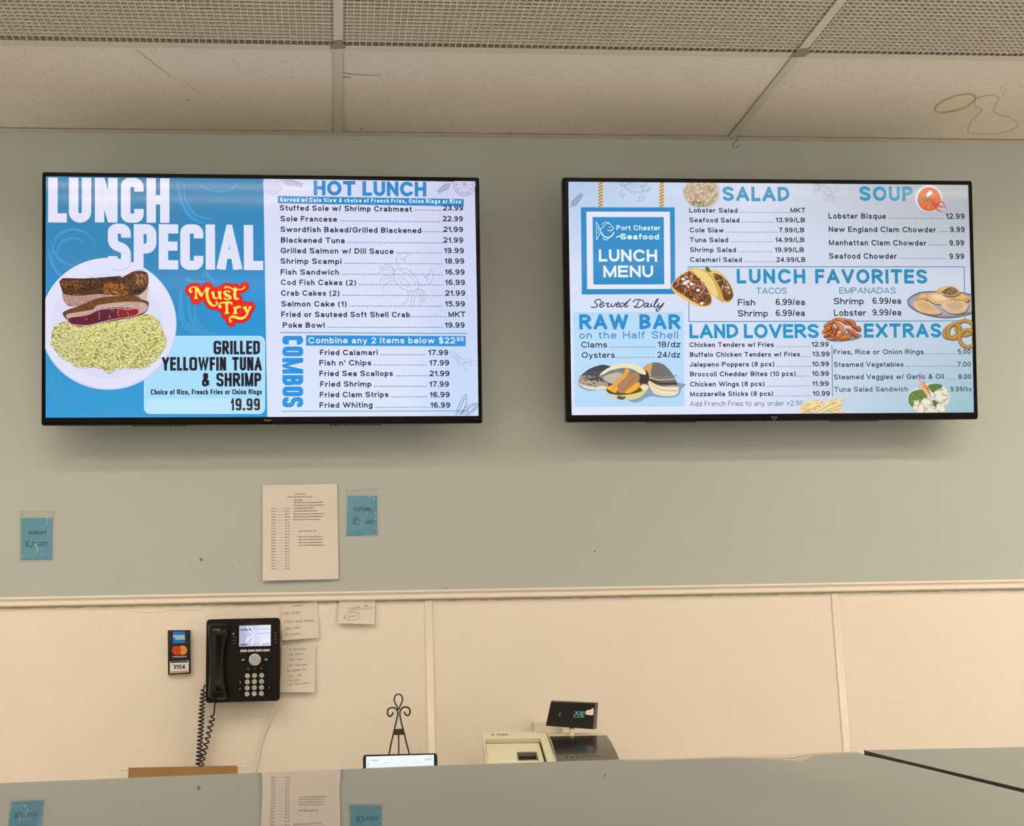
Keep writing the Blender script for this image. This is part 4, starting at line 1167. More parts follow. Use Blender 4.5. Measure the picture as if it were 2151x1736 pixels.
def food_scatter(S, rnd, pts, n, cols, lo, hi, wlo, whi, curl=0.3):
    xs = [p[0] for p in pts]; ys = [p[1] for p in pts]
    for i in range(n):
        for _ in range(20):
            x, y = rnd.uniform(min(xs), max(xs)), rnd.uniform(min(ys), max(ys))
            ins = False
            for j in range(len(pts)):
                (xa, ya), (xb, yb) = pts[j - 1], pts[j]
                if (ya > y) != (yb > y) and x < (xb - xa) * (y - ya) / (yb - ya) + xa: ins = not ins
            if ins: break
        else: continue
        l = rnd.uniform(lo, hi); an = rnd.uniform(0, 6.283); bx = rnd.gauss(0, curl) * l
        c = rnd.choice(cols)
        S.stroke([(x - l * math.cos(an), y - l * math.sin(an)), (x - bx * math.sin(an), y + bx * math.cos(an)), (x + l * math.cos(an), y + l * math.sin(an))], rnd.uniform(wlo, whi), c, 3, k=S.k + (i % 12) * .3)
    S.up(4)

def draw_right(S, disp):
    TL, TR, BR, BL = disp
    rnd = random.Random(12)
    def bg(u, v):
        top = lerp((176, 200, 232), (214, 220, 240), min(1, u * 2.2)) if u < .45 else lerp((214, 220, 240), (160, 166, 172), (u - .45) / .55)
        mid = lerp((214, 224, 248), (206, 214, 230), u)
        bot = lerp((224, 228, 250), (150, 188, 204), max(0, u - .45) / .55)
        return lerp(top, mid, min(1, v * 2.2)) if v < .45 else lerp(mid, bot, (v - .45) / .55)
    S.grad([TL, TR, BR, BL], 20, 14, bg); S.up()
    # top left: crab sketch, sprig
    sketch(S, CRAB, 1.1, (136, 164, 196), place(1332, 396, 36, 32, 196))
    sprig(S, 1197, 437, 1222, 408, 7, 11, (104, 116, 148))
    sketch(S, CRAB, 1.0, (166, 170, 182), place(1735, 400, 30, 26, 40))
    # ropes
    for xa, xb in ((1257.4, 1265.9), (1385.6, 1394.4)):
        S.poly([(xa, 380), (xb, 380), (xb - .4, 437), (xa - .4, 437)], (206, 172, 118)); S.up()
        for k in range(9):
            y = 383 + k * 6.6
            S.stroke([(xa - .2, y + 5), (xb, y - .5)], 2.0, (146, 108, 60), 0); S.stroke([(xa, y + 2.4), (xb, y - 3)], 1.6, (236, 208, 160), 0)
        S.up()
    B = (26, 136, 200)
    S.poly([(1220, 435.6), (1417.2, 435.8), (1418.6, 618), (1222.2, 618.8)], B); S.up()
    S.poly([(1231.7, 444.8), (1407.1, 445), (1408.8, 607.2), (1233.3, 607.8)], (226, 230, 250)); S.up()
    S.poly([(1244.8, 456.2), (1394.2, 456.3), (1395.4, 597.6), (1246.4, 598)], B); S.up()
    F = lambda pts: [(1170 + a / 5.786, 360 + b / 5.786) for a, b in pts]
    WH = (216, 242, 255)
    for ln, wd in (([(475, 615), (480, 838)], 1.2), ([(475, 615), (500, 650), (530, 700), (600, 640), (640, 640), (690, 690)], 1.3), ([(480, 838), (505, 790), (530, 745), (530, 700)], 1.2), ([(690, 690), (665, 718), (615, 718)], 1.8),
                   ([(545, 655), (570, 625), (625, 622), (640, 640)], 1.2), ([(540, 745), (570, 790), (620, 805), (670, 780), (692, 735)], 2.6), ([(555, 805), (575, 828), (610, 832), (625, 808)], 1.5), ([(490, 700), (520, 725), (490, 750)], 1.0), ([(488, 665), (510, 700)], .8), ([(630, 675), (655, 682)], 1.4)):
        S.stroke(F(ln), wd, WH, 5)
    S.text('Port Chester', 1294.8, 483.7, 1387.4, 10.6, WH, 0.19, 0.14)
    S.text('Seafood', 1303, 503.2, 1384.3, 12.4, WH, 0.23, 0.16)
    S.stroke(F([(718, 808), (745, 790), (770, 800), (800, 825)]), 2.2, WH, 5)
    S.text('LUNCH', 1258.1, 549.7, 1380.5, 25.6, (230, 240, 255), 0.205, 0.14)
    S.text('MENU', 1267.6, 582.7, 1372.2, 24.8, (230, 240, 255), 0.205, 0.14)
    script = [[(535, 1582), (520, 1560), (480, 1565), (458, 1590), (484, 1615), (490, 1640), (450, 1655), (410, 1647)], [(520, 1630), (560, 1612), (556, 1590), (530, 1605), (520, 1640), (542, 1652), (582, 1628)],
              [(590, 1600), (600, 1612), (626, 1603), (610, 1640), (626, 1650), (652, 1632)], [(660, 1603), (668, 1648), (702, 1630), (716, 1598)], [(720, 1630), (757, 1610), (746, 1594), (724, 1620), (730, 1650), (772, 1633)],
              [(820, 1608), (790, 1605), (764, 1632), (776, 1652), (812, 1630), (860, 1582), (898, 1552)], [(862, 1582), (826, 1640), (842, 1650), (872, 1633)], [(1000, 1565), (962, 1640), (936, 1652)],
              [(920, 1592), (960, 1560), (1032, 1568), (1056, 1600), (1030, 1640), (980, 1657), (928, 1642)], [(1112, 1605), (1080, 1605), (1060, 1637), (1076, 1652), (1112, 1613), (1100, 1646), (1124, 1648)], [(1152, 1603), (1136, 1646), (1166, 1638)], [(1164, 1584), (1168, 1580)],
              [(1172, 1637), (1216, 1580), (1226, 1554), (1204, 1570), (1180, 1642), (1200, 1652), (1228, 1628)], [(1240, 1603), (1230, 1637), (1252, 1647), (1282, 1620), (1302, 1598)], [(1288, 1608), (1250, 1672), (1220, 1702), (1204, 1690), (1230, 1660), (1292, 1628)]]
    for ln in script: S.stroke(F(ln), 2.1, NAVY, 5)
    # raw bar panel
    S.grad([(1203.9, 656), (1436, 655.5), (1438, 854), (1206.8, 855.3)], 4, 4, lambda u, v: lerp((186, 220, 250), (172, 214, 246), abs(v - .4) + .2 * u)); S.up()
    S.text('RAW BAR', 1217, 692.5, 1429.7, 32, (26, 140, 208), 0.23, 0.15, space=.62)
    S.text('on the Half Shell', 1217, 711.9, 1424.5, 15.4, (58, 138, 198), 0.15, 0.24, space=.6)
    S.text('Clams', 1220.8, 730.7, 1275.6, 12.6, (16, 32, 56), 0.16, 0.16); S.dots(1284, 1374, 730.4, (40, 60, 90), 5.5, 1.0); S.text('18/dz', 1382, 730, 1429.4, 12.6, (16, 32, 56), 0.16, 0.16)
    S.text('Oysters', 1222, 752.5, 1291.3, 12.6, (16, 32, 56), 0.16, 0.16); S.dots(1294, 1373, 752.3, (40, 60, 90), 5.5, 1.0); S.text('24/dz', 1381, 751.8, 1428.9, 12.6, (16, 32, 56), 0.16, 0.16)
    C = lambda pts: [(1170 + q[0] / 6.2, 640 + q[1] / 6.2) + tuple(v / 6.2 for v in q[2:]) for q in pts]
    S.poly(C([(290, 1040), (340, 1100), (450, 1125), (640, 1115), (1000, 1280), (1200, 1200), (1400, 1215), (1560, 1200), (1620, 1100), (1600, 1020), (600, 1000)]), (128, 160, 188), 3); S.up()
    # left shell
    S.poly(C([(275, 1000), (300, 940), (350, 890), (440, 830), (560, 790), (640, 790), (720, 830), (740, 1000), (660, 1100), (560, 1115), (420, 1105), (330, 1070), (285, 1030)]), (60, 62, 76), 4); S.up()
    S.poly(C([(275, 1000), (300, 950), (350, 920), (430, 990), (640, 1010), (660, 1100), (560, 1113), (420, 1103), (330, 1068), (285, 1030)]), (176, 160, 138), 4); S.up()
    S.poly(C([(290, 1030), (420, 1070), (640, 1062), (650, 1100), (560, 1113), (420, 1105), (330, 1070)]), (226, 218, 206), 3); S.up()
    food_scatter(S, rnd, C([(290, 1000), (350, 920), (640, 960), (640, 1060), (420, 1070)]), 90, [(44, 46, 58), (90, 84, 84), (206, 166, 104), (170, 150, 130), (60, 60, 70)], .8, 3, .7, 1.8)
    for d in (0, 40, 80): S.stroke(C([(350, 900 + d), (480, 880 + d * .8), (640, 890 + d * .7)]), .7, (128, 132, 144), 4)
    # right shell
    S.poly(C([(1120, 830), (1200, 770), (1300, 755), (1400, 790), (1500, 900), (1580, 1060), (1585, 1130), (1540, 1185), (1400, 1195), (1250, 1150), (1160, 1050), (1080, 1000), (1100, 900)]), (112, 110, 108), 4); S.up()
    S.poly(C([(1120, 830), (1230, 760), (1240, 790), (1220, 900), (1240, 1000), (1180, 1020), (1080, 1000), (1100, 900)]), (216, 160, 84), 4); S.up()
    S.poly(C([(1190, 1000), (1350, 1060), (1560, 1060), (1585, 1130), (1540, 1185), (1400, 1195), (1250, 1150)]), (232, 214, 186), 4); S.up()
    for a, cc, wd in ((0, (176, 130, 76), 1.6), (26, (242, 230, 210), 2.6), (-40, (58, 58, 62), 5), (-100, (214, 186, 140), 2), (-140, (134, 130, 128), 2.4), (60, (196, 150, 92), 1.2), (90, (246, 236, 220), 2)):
        S.stroke(C([(1200, 990 + a * .35), (1340, 1060 + a * .8), (1560, 1066 + a)]), wd, cc, 5)
    S.poly(C([(1060, 860), (1160, 860), (1200, 940), (1180, 1020), (1100, 1030), (1050, 980)]), (54, 46, 44), 4); S.up()
    # open clam
    S.poly(C([(555, 920), (600, 870), (680, 820), (780, 780), (900, 768), (1020, 780), (1120, 840), (1155, 880), (1150, 915), (1080, 900), (900, 830), (760, 840), (640, 890), (570, 945)]), (232, 226, 192), 4); S.up()
    S.poly(C([(560, 930), (650, 890), (780, 838), (920, 828), (1060, 890), (1050, 1010), (760, 1040), (640, 1010), (590, 970)]), (124, 126, 116), 4); S.up()
    S.poly(C([(600, 950), (700, 900), (830, 890), (840, 980), (740, 1030), (640, 1000)]), (190, 182, 164), 4); S.up()
    S.poly(C([(600, 1140), (700, 1190), (850, 1180), (1040, 1150), (1100, 1060), (1170, 1050), (1188, 1085), (1140, 1160), (1050, 1220), (920, 1245), (780, 1235), (660, 1195)]), (222, 206, 140), 4); S.up()
    S.poly(C([(640, 1090), (700, 1060), (1060, 1020), (1120, 1080), (1080, 1140), (860, 1180), (680, 1160)]), (96, 78, 34), 4); S.up()
    S.poly(C([(780, 1080), (860, 980), (960, 900), (1060, 900), (1060, 960), (1020, 1060), (900, 1150), (800, 1140)]), (176, 130, 88), 4); S.up()
    S.poly(C([(880, 1150), (960, 1080), (1040, 1020), (1080, 1035), (1060, 1090), (960, 1150)]), (244, 176, 40), 4); S.up()
    S.poly(C([(640, 1090), (690, 1060), (760, 1040), (790, 1090), (760, 1150), (690, 1120)]), (246, 182, 48), 4); S.up()
    S.stroke(C([(925, 840, 60), (880, 920, 55), (800, 1000, 50), (750, 1060, 60), (730, 1120, 40)]), 8, (232, 162, 70), 5); S.up()
    S.stroke(C([(1040, 940), (960, 1000), (850, 1120)]), 1.2, (120, 84, 56), 5); S.poly(C([(780, 1220), (800, 1190), (840, 1200), (890, 1200), (880, 1230), (830, 1240)]), (76, 82, 56), 3); S.up()
    S.poly(C([(1080, 1070), (1130, 1040), (1188, 1060), (1185, 1100), (1130, 1120)]), (240, 222, 176), 4); S.up()
    # headings
    BL2 = (40, 146, 188)
    S.text('SALAD', 1517.8, 422.5, 1658.4, 30.6, (66, 150, 188), 0.225, 0.15)
    S.text('SOUP', 1805, 422.2, 1918, 30.8, (34, 146, 184), 0.225, 0.15)
    S.text('LUNCH', 1547.7, 596, 1691.7, 30.6, (28, 142, 194), 0.22, 0.20); S.text('FAVORITES', 1712.4, 596, 1947.8, 30.4, (22, 138, 182), 0.22, 0.16)
    S.text('TACOS', 1588.3, 617.8, 1652.7, 13.2, (58, 124, 156), 0.125, 0.12); S.text('EMPANADAS', 1762.8, 617.1, 1881.6, 13, (58, 128, 152), 0.13, 0.12)
    S.text('LAND LOVERS', 1448.2, 711.2, 1720, 30, (22, 146, 200), 0.215, 0.10, space=.30); S.text('EXTRAS', 1814.9, 709.8, 1977.4, 30, (20, 138, 182), 0.22, 0.15)
    T1 = (30, 34, 54)
    rows = [('Lobster Salad', 1448, 1549, 447, 1554.7, 1658.4, 'MKT', 1660.3, 1691.8), ('Seafood Salad', 1448, 1553, 467.5, 1559, 1623.8, '13.99/LB', 1629.6, 1691), ('Cole Slaw', 1448.6, 1520.3, 488.6, 1526, 1630, '7.99/LB', 1636, 1689.6),
            ('Tuna Salad', 1448.6, 1529.4, 509.1, 1536, 1622, '14.99/LB', 1628.6, 1690), ('Shrimp Salad', 1449, 1546, 530, 1552.3, 1621, '19.99/LB', 1627.6, 1688.9), ('Calamari Salad', 1449.3, 1558.2, 550.8, 1565, 1624.6, '24.99/LB', 1630.8, 1692)]
    for a, x0, x1, y, d0, d1, pr, p0, p1 in rows:
        S.text(a, x0, y, x1, 10.3, T1, 0.19, 0.18); S.dots(d0, d1, y, (70, 76, 96), 4.3, .85); S.text(pr, p0, y, p1, 10.3, T1, 0.19, 0.14)
    rows = [('Lobster Bisque', 1740.3, 1860.7, 459.6, 1867.7, 1980, '12.99', 1987, 2026), ('New England Clam Chowder', 1740.7, 1966, 487.6, 1972.2, 1989.3, '9.99', 1995.3, 2026), ('Manhattan Clam Chowder', 1741, 1945.8, 515.7, 1952, 1987.7, '9.99', 1994, 2025), ('Seafood Chowder', 1741.6, 1883.5, 543.9, 1890, 1987.7, '9.99', 1994, 2025)]
    for a, x0, x1, y, d0, d1, pr, p0, p1 in rows:
        S.text(a, x0, y, x1, 11.8, T1, 0.185, 0.18); S.dots(d0, d1, y, (70, 76, 96), 4.7, .9); S.text(pr, p0, y + .6, p1, 11.8, T1, 0.185, 0.16)
    rows = [('Chicken Tenders w/ Fries', 1448.4, 1625.3, 729.7, 1631, 1699, '12.99', 1705, 1740.4), ('Buffalo Chicken Tenders w/ Fries', 1448.9, 1680.4, 750.3, 1683, 1701, '13.99', 1706.6, 1742.2), ('Jalapeno Poppers (8 pcs)', 1448.7, 1626.4, 771, 1632, 1704, '10.99', 1706, 1741.4),
            ('Broccoli Cheddar Bites (10 pcs)', 1449.2, 1671.3, 791.4, 1673.5, 1699.7, '10.99', 1705.9, 1741), ('Chicken Wings (8 pcs)', 1449.2, 1605.7, 812.5, 1611, 1699.7, '11.99', 1706, 1741), ('Mozzarella Sticks (8 pcs)', 1449.5, 1624, 833.1, 1629.8, 1701.9, '10.99', 1707.4, 1743)]
    for a, x0, x1, y, d0, d1, pr, p0, p1 in rows:
        S.text(a, x0, y, x1, 10.2, T1, 0.19, 0.16); S.dots(d0, d1, y, (70, 76, 96), 4.2, .85); S.text(pr, p0, y - 1, p1, 10.4, T1, 0.19, 0.14)
    S.text('Add French Fries to any order +2.50', 1449.2, 853.9, 1686.2, 10.4, (58, 68, 86), 0.105, 0.17)
    rows = [('Fries, Rice or Onion Rings', 1751, 1940, 745, 1942, 2006.8, '5.00', 2011.6, 2039), ('Steamed Vegetables', 1751.4, 1897.8, 771.4, 1903.6, 2009.5, '7.00', 2011, 2039), ('Steamed Veggies w/ Garlic & Oil', 1751.5, 1982.3, 797.5, 1988.5, 2007, '8.00', 2013, 2040.3), ('Tuna Salad Sandwich', 1751.9, 1906.8, 823.6, 1990, 1991, '9.99/tx', 1995.8, 2041)]
    for i, (a, x0, x1, y, d0, d1, pr, p0, p1) in enumerate(rows):
        c = (38, 52, 66) if i < 3 else (76, 78, 82)  # last row greyer, a reflection's veil put into its colour
        S.text(a, x0, y, x1, 10.6, c, 0.17, 0.16); S.text(pr, p0, y - .6, p1, 10.6, c, 0.17, 0.14)
        if i < 3: S.dots(d0, d1, y - .4, (80, 94, 108), 4.3, .85)
    for (nm, x0, x1, y, p0, p1) in (('Fish', 1549.7, 1586.3, 642.2, 1629.4, 1690.8), ('Shrimp', 1549.7, 1613, 665.2, 1629.4, 1690.8), ('Shrimp', 1751.2, 1814.4, 639.6, 1832.6, 1892.8), ('Lobster', 1751.7, 1819, 664, 1832.6, 1893.3)):
        S.text(nm, x0, y, x1, 13.4, T1, 0.165, 0.14); S.text(('9' if nm == 'Lobster' else '6') + '.99/ea', p0, y - .8, p1, 13.4, T1, 0.165, 0.13)
    S.stroke([(1446, 560.6), (2025, 561), (2027, 674.4), (1447.2, 676), (1446, 560.6)], 1.7, (60, 132, 172), 0)
    S.stroke([(1747.3, 725.3), (1748.8, 833.4)], 1.5, (52, 120, 156), 0); S.up()
    # salad bowl
    S.poly(smooth([(1434, 406), (1440, 388), (1455, 376), (1490, 376), (1508, 388), (1511.5, 408), (1505, 425), (1492, 436), (1460, 437), (1444, 427)], 4, True), (196, 192, 196)); S.up()
    bowl = [(1436, 404), (1443, 388), (1460, 378), (1490, 378), (1504, 390), (1508, 408), (1500, 424), (1485, 433), (1462, 434), (1446, 425)]
    S.poly(bowl, (176, 158, 132), 4); S.up()
    food_scatter(S, rnd, bowl, 260, [(230, 216, 186), (214, 198, 166), (196, 176, 146), (150, 130, 104), (222, 204, 180), (204, 170, 156)], 1.5, 4, 1, 2.4)
    food_scatter(S, rnd, [(1443, 410), (1465, 408), (1468, 420), (1450, 422)], 30, [(196, 150, 140), (174, 128, 118), (214, 176, 164)], 1.5, 3.5, 1, 2.2)
    food_scatter(S, rnd, [(1446, 424), (1495, 424), (1484, 433), (1462, 434)], 60, [(120, 124, 92), (150, 148, 112), (96, 102, 72), (200, 192, 160)], 1, 3, 1, 2)
    # soup bowl
    S.ell(1951, 419.5, 30.5, 31, (176, 182, 192), n=40); S.up(); S.ell(1950, 417.5, 28.5, 28.5, (208, 214, 226), n=40); S.up(); S.ell(1951.5, 419, 24.4, 25, (190, 82, 52), n=40); S.up(); S.ell(1951, 418, 23.6, 24, (216, 108, 66), n=40); S.up()
    food_scatter(S, rnd, [(1934, 412), (1968, 404), (1972, 430), (1948, 440), (1936, 428)], 60, [(226, 124, 80), (204, 92, 58), (232, 140, 96), (196, 84, 56)], 1, 4, .8, 2)
    S.stroke([(1946, 412, 5), (1953, 406, 9), (1957, 403, 6)], 6, (228, 226, 228), 4); S.up()
    food_scatter(S, rnd, [(1931, 416), (1954, 415), (1952, 422), (1934, 423)], 45, [(88, 128, 56), (120, 150, 72), (60, 98, 44), (160, 180, 100)], .8, 2.2, .8, 1.8)
    for ln in ([(1955, 421, 3), (1966, 432, 4), (1984, 436, 1)], [(1960, 428, 3), (1968, 440, 3), (1980, 446, 1)], [(1968, 430, 3), (1978, 424, 3), (1986, 436, 1)]): S.stroke(ln, 3, (206, 70, 48), 4)
    S.stroke([(1974, 430), (1990, 440), (1980, 452)], .7, (190, 120, 110), 4); S.up()
    # tacos
    Q = lambda pts: [(1400 + a / 6.146, 545 + b / 6.146) for a, b in pts]
    S.poly(Q([(460, 150), (560, 130), (660, 150), (760, 230), (840, 360), (860, 480), (820, 550), (760, 565), (700, 520), (520, 400)]), (226, 190, 110), 4); S.up()
    S.poly(Q([(600, 190), (680, 200), (770, 270), (840, 380), (858, 480), (800, 540), (740, 520), (690, 430), (640, 290)]), (106, 66, 40), 4); S.up()
    food_scatter(S, rnd, Q([(600, 190), (680, 200), (770, 270), (840, 380), (850, 440), (740, 440), (640, 290)]), 70, [(88, 112, 44), (130, 150, 60), (232, 226, 216), (206, 70, 46), (150, 84, 50), (196, 150, 130), (60, 44, 30)], 1, 3, 1, 2.6)
    S.poly(Q([(500, 110), (530, 98), (570, 150), (560, 170), (510, 150)]), (72, 112, 48), 3); S.up()
    S.poly(Q([(300, 130), (380, 115), (480, 140), (560, 190), (640, 280), (700, 400), (740, 540), (690, 540), (600, 460), (480, 330)]), (214, 168, 84), 4); S.up()
    S.poly(Q([(320, 135), (400, 125), (500, 170), (580, 250), (640, 380), (660, 480), (590, 450), (500, 330), (400, 210)]), (238, 208, 132), 4); S.up()
    S.poly(Q([(55, 340), (80, 300), (130, 240), (200, 190), (280, 145), (330, 140), (420, 230), (510, 340), (570, 450), (590, 540), (560, 600), (480, 618), (380, 600), (200, 500), (90, 420)]), (232, 190, 106), 4); S.up()
    fill = Q([(75, 335), (130, 255), (200, 205), (290, 155), (330, 165), (420, 260), (500, 350), (555, 450), (575, 540), (530, 590), (430, 590), (240, 480), (110, 390)])
    S.poly(fill, (104, 62, 40), 4); S.up()
    food_scatter(S, rnd, fill, 190, [(150, 78, 46), (84, 46, 30), (186, 100, 56), (212, 128, 66), (120, 92, 50), (96, 106, 48), (66, 40, 28)], 1.2, 4, 1, 2.8)
    food_scatter(S, rnd, fill, 40, [(236, 226, 214), (216, 196, 180), (226, 160, 52), (112, 140, 60), (220, 90, 40)], .8, 2, 1.6, 3.4)
    for ln in ([(300, 145), (335, 190), (318, 250)], [(310, 380), (400, 345), (455, 365)], [(450, 300), (485, 380), (430, 460)], [(190, 330), (240, 280), (330, 270)], [(120, 260), (150, 310), (130, 350)]): S.stroke(Q(ln), 1.8, (214, 160, 178), 5)
    S.stroke(Q([(300, 390), (370, 352), (450, 358)]), 1.2, (190, 36, 110), 5)
    for x, y in ((215, 255), (235, 310), (320, 320), (405, 400), (455, 570), (270, 290)): S.ell(1400 + x / 6.146, 545 + y / 6.146, 4, 3.2, (238, 232, 226), n=12)
    S.up()
    # empanadas on their dish
    E_ = lambda pts: [(1720 + a / 6.146, 545 + b / 6.146) for a, b in pts]
    S.poly(E_([(1140, 570), (1150, 510), (1250, 440), (1400, 412), (1800, 420), (2000, 480), (2010, 680), (1900, 730), (1700, 765), (1500, 755), (1300, 700), (1180, 630)]), (112, 114, 120), 5); S.up()
    S.poly(E_([(1160, 560), (1180, 510), (1280, 455), (1400, 432), (1800, 440), (2000, 500), (2005, 650), (1880, 700), (1700, 735), (1500, 728), (1330, 680), (1210, 620)]), (158, 162, 172), 5); S.up()
    def emp(pts, base, ridge, light):
        S.poly(E_([(x + 8, y + 14) for x, y in pts]), (98, 74, 56), 4); S.up()
        S.poly(E_(pts), base, 4); S.up()
        cx_ = sum(p[0] for p in pts) / len(pts); cy_ = sum(p[1] for p in pts) / len(pts)
        S.poly(E_([(cx_ + (x - cx_) * .62, cy_ - 16 + (y - cy_) * .6) for x, y in pts]), light, 4); S.up()
        for k in range(9):
            x = min(p[0] for p in pts) + (max(p[0] for p in pts) - min(p[0] for p in pts)) * (k + 1) / 10
            yb = max(p[1] for p in pts)
            S.stroke(E_([(x, yb - 52), (x + 6, yb - 20)]), .9, ridge, 0)
        S.up()
    emp([(1220, 530), (1280, 490), (1330, 450), (1390, 440), (1420, 500), (1380, 530), (1260, 545)], (204, 158, 104), (160, 112, 66), (222, 182, 130))
    emp([(1700, 530), (1760, 490), (1840, 440), (1920, 480), (1950, 520), (1880, 555), (1780, 555)], (206, 156, 92), (160, 112, 62), (222, 178, 118))
    emp([(1510, 420), (1580, 360), (1700, 345), (1790, 380), (1820, 430), (1760, 470), (1640, 470)], (212, 168, 112), (164, 116, 70), (226, 188, 138))
    S.poly(E_([(1590, 410), (1700, 360), (1780, 400), (1790, 440), (1700, 465), (1600, 440)]), (118, 90, 62), 4); S.up()
    food_scatter(S, rnd, E_([(1600, 410), (1700, 370), (1780, 405), (1785, 435), (1700, 460)]), 40, [(84, 62, 42), (150, 118, 84), (196, 160, 120)], .6, 2, .7, 1.6)
    emp([(1390, 480), (1450, 440), (1560, 445), (1650, 500), (1740, 540), (1640, 575), (1520, 580), (1430, 540)], (224, 182, 132), (176, 128, 84), (236, 204, 160))
    emp([(1215, 560), (1280, 535), (1400, 545), (1500, 620), (1580, 690), (1480, 715), (1330, 690), (1240, 640)], (222, 184, 142), (176, 130, 92), (206, 170, 122))
    emp([(1570, 600), (1650, 560), (1780, 545), (1890, 560), (1920, 610), (1880, 680), (1760, 705), (1660, 685)], (220, 184, 150), (176, 134, 100), (196, 166, 130))
    # wings
    S.ell(1720 + 320 / 6.146, 545 + 1010 / 6.146, 38, 9, (120, 130, 142), rot=-5); S.up()
    WG = [[(60, 880), (120, 850), (230, 770)], [(40, 960), (110, 900), (190, 860)], [(60, 1010), (140, 960), (260, 900)], [(230, 770), (330, 800), (420, 860)], [(330, 790), (420, 820), (470, 900)], [(140, 1040), (230, 1000), (320, 960)], [(420, 870), (500, 900), (530, 940)], [(200, 800), (270, 880), (330, 960)], [(350, 900), (430, 950), (500, 1010)], [(260, 1040), (340, 1010), (400, 1020)], [(150, 860), (200, 940), (160, 1010)]]
    for i, ln in enumerate(WG):
        c = [(164, 78, 34), (190, 96, 40), (146, 62, 30), (206, 112, 50)][i % 4]
        e0, e1, e2 = E_(ln)
        S.stroke([(*e0, 5), (*e1, 12), (*e2, 6)], 8, (92, 34, 18), 5); S.up(.5)
        S.stroke([(e0[0] - .3, e0[1] - .8, 4), (e1[0] - .3, e1[1] - .8, 10), (e2[0] - .3, e2[1] - .8, 5)], 8, c, 5); S.up(.5)
        S.stroke([(e0[0], e0[1] - 2, .6), (e1[0], e1[1] - 3, 2.4), (e2[0], e2[1] - 1.5, .6)], 2, lerp(c, (244, 190, 130), .6), 5); S.up(.5)
    food_scatter(S, rnd, E_([(60, 900), (230, 790), (430, 850), (520, 940), (480, 1010), (300, 1040), (100, 1010)]), 90, [(112, 42, 22), (220, 128, 66), (232, 160, 104), (140, 58, 30)], .6, 2.2, .6, 1.6)
    # onion rings
    for cx_, cy_, rx, ry, rot in ((1999, 697, 12, 18, 60), (2026, 690, 18, 15, 0), (2003, 697, 12, 16, 20), (2032, 712, 17, 18, 0)):
        ca, sa = math.cos(math.radians(rot)), math.sin(math.radians(rot))
        lp = [(cx_ + rx * math.cos(a) * ca - ry * math.sin(a) * sa, cy_ + rx * math.cos(a) * sa + ry * math.sin(a) * ca) for a in [k * .3927 for k in range(16)]]
        S.stroke(lp, 9, (112, 80, 30), 3, True); S.up(.5); S.stroke([(x - .4, y - .6) for x, y in lp], 7.4, (166, 122, 50), 3, True); S.up(.5); S.stroke([(x - 1, y - 1.6) for x, y in lp], 2.2, (196, 156, 84), 3, True); S.up(.5)
    # fries
    J = lambda a, b_: (1430 + a / 6.518, 690 + b_ / 6.518)
    for i in range(34):
        x = rnd.uniform(1690, 2180); y = rnd.uniform(1000, 1140) - (x - 1690) * .02
        an = rnd.choice([-.7, -.55, -.4, .15, .3, -.2]) + rnd.gauss(0, .1); l = rnd.uniform(60, 130)
        a, b_ = J(x - l * math.cos(an), y - l * math.sin(an)), J(x + l * math.cos(an), min(1160, y + l * math.sin(an)))
        S.stroke([(a[0] + .4, a[1] + 1), (b_[0] + .4, b_[1] + 1)], 4.4, (186, 148, 84), 0); S.up(.3)
        S.stroke([a, b_], 3.8, lerp((236, 206, 138), (244, 224, 170), rnd.random()), 0); S.up(.3)
    S.stroke([J(2060, 1010), J(2130, 950)], 4.2, (232, 204, 136), 0); S.up(.3); S.stroke([J(1650, 1150), J(1740, 1090)], 4.2, (234, 204, 130), 0); S.up(.3)
    # vegetable bowl
    V = lambda pts: [(1740 + a / 6.326, 690 + b_ / 6.326) for a, b_ in pts]
    S.poly(V([(1045, 960), (1060, 880), (1150, 800), (1330, 730), (1500, 770), (1590, 850), (1605, 920), (1570, 1020), (1480, 1100), (1350, 1130), (1200, 1120), (1090, 1050)]), (214, 222, 226), 4); S.up()
    S.poly(V([(1055, 950), (1070, 880), (1140, 830), (1250, 820), (1300, 900), (1330, 990), (1200, 1040), (1120, 1060), (1070, 1010)]), (96, 128, 58), 4); S.poly(V([(1310, 790), (1350, 745), (1480, 745), (1500, 790), (1400, 860)]), (88, 122, 60), 4); S.poly(V([(1360, 960), (1460, 980), (1420, 1060), (1340, 1040)]), (84, 112, 56), 4); S.up()
    food_scatter(S, rnd, V([(1070, 900), (1200, 835), (1290, 920), (1300, 980), (1120, 1040)]), 70, [(120, 152, 74), (74, 104, 44), (150, 172, 96), (104, 138, 64)], 1, 3.4, .8, 2)
    for cx_, cy_, r in ((1490, 900, 100), (1300, 1000, 80), (1165, 1000, 42), (1220, 1080, 70), (1360, 1080, 60), (1490, 1060, 70), (1150, 1060, 40), (1540, 860, 50)):
        S.ell(1740 + cx_ / 6.326, 690 + cy_ / 6.326, r / 6.1, r / 6.6, (196, 186, 162), n=20); S.up(.5)
        for k in range(16):
            a = rnd.uniform(0, 6.28); q = rnd.uniform(.1, .75) * r
            S.ell(1740 + (cx_ + q * math.cos(a)) / 6.326, 690 + (cy_ - 6 + q * math.sin(a)) / 6.326, r / 22, r / 24, lerp((226, 218, 198), (240, 234, 220), rnd.random()), n=10)
        S.up(.5)
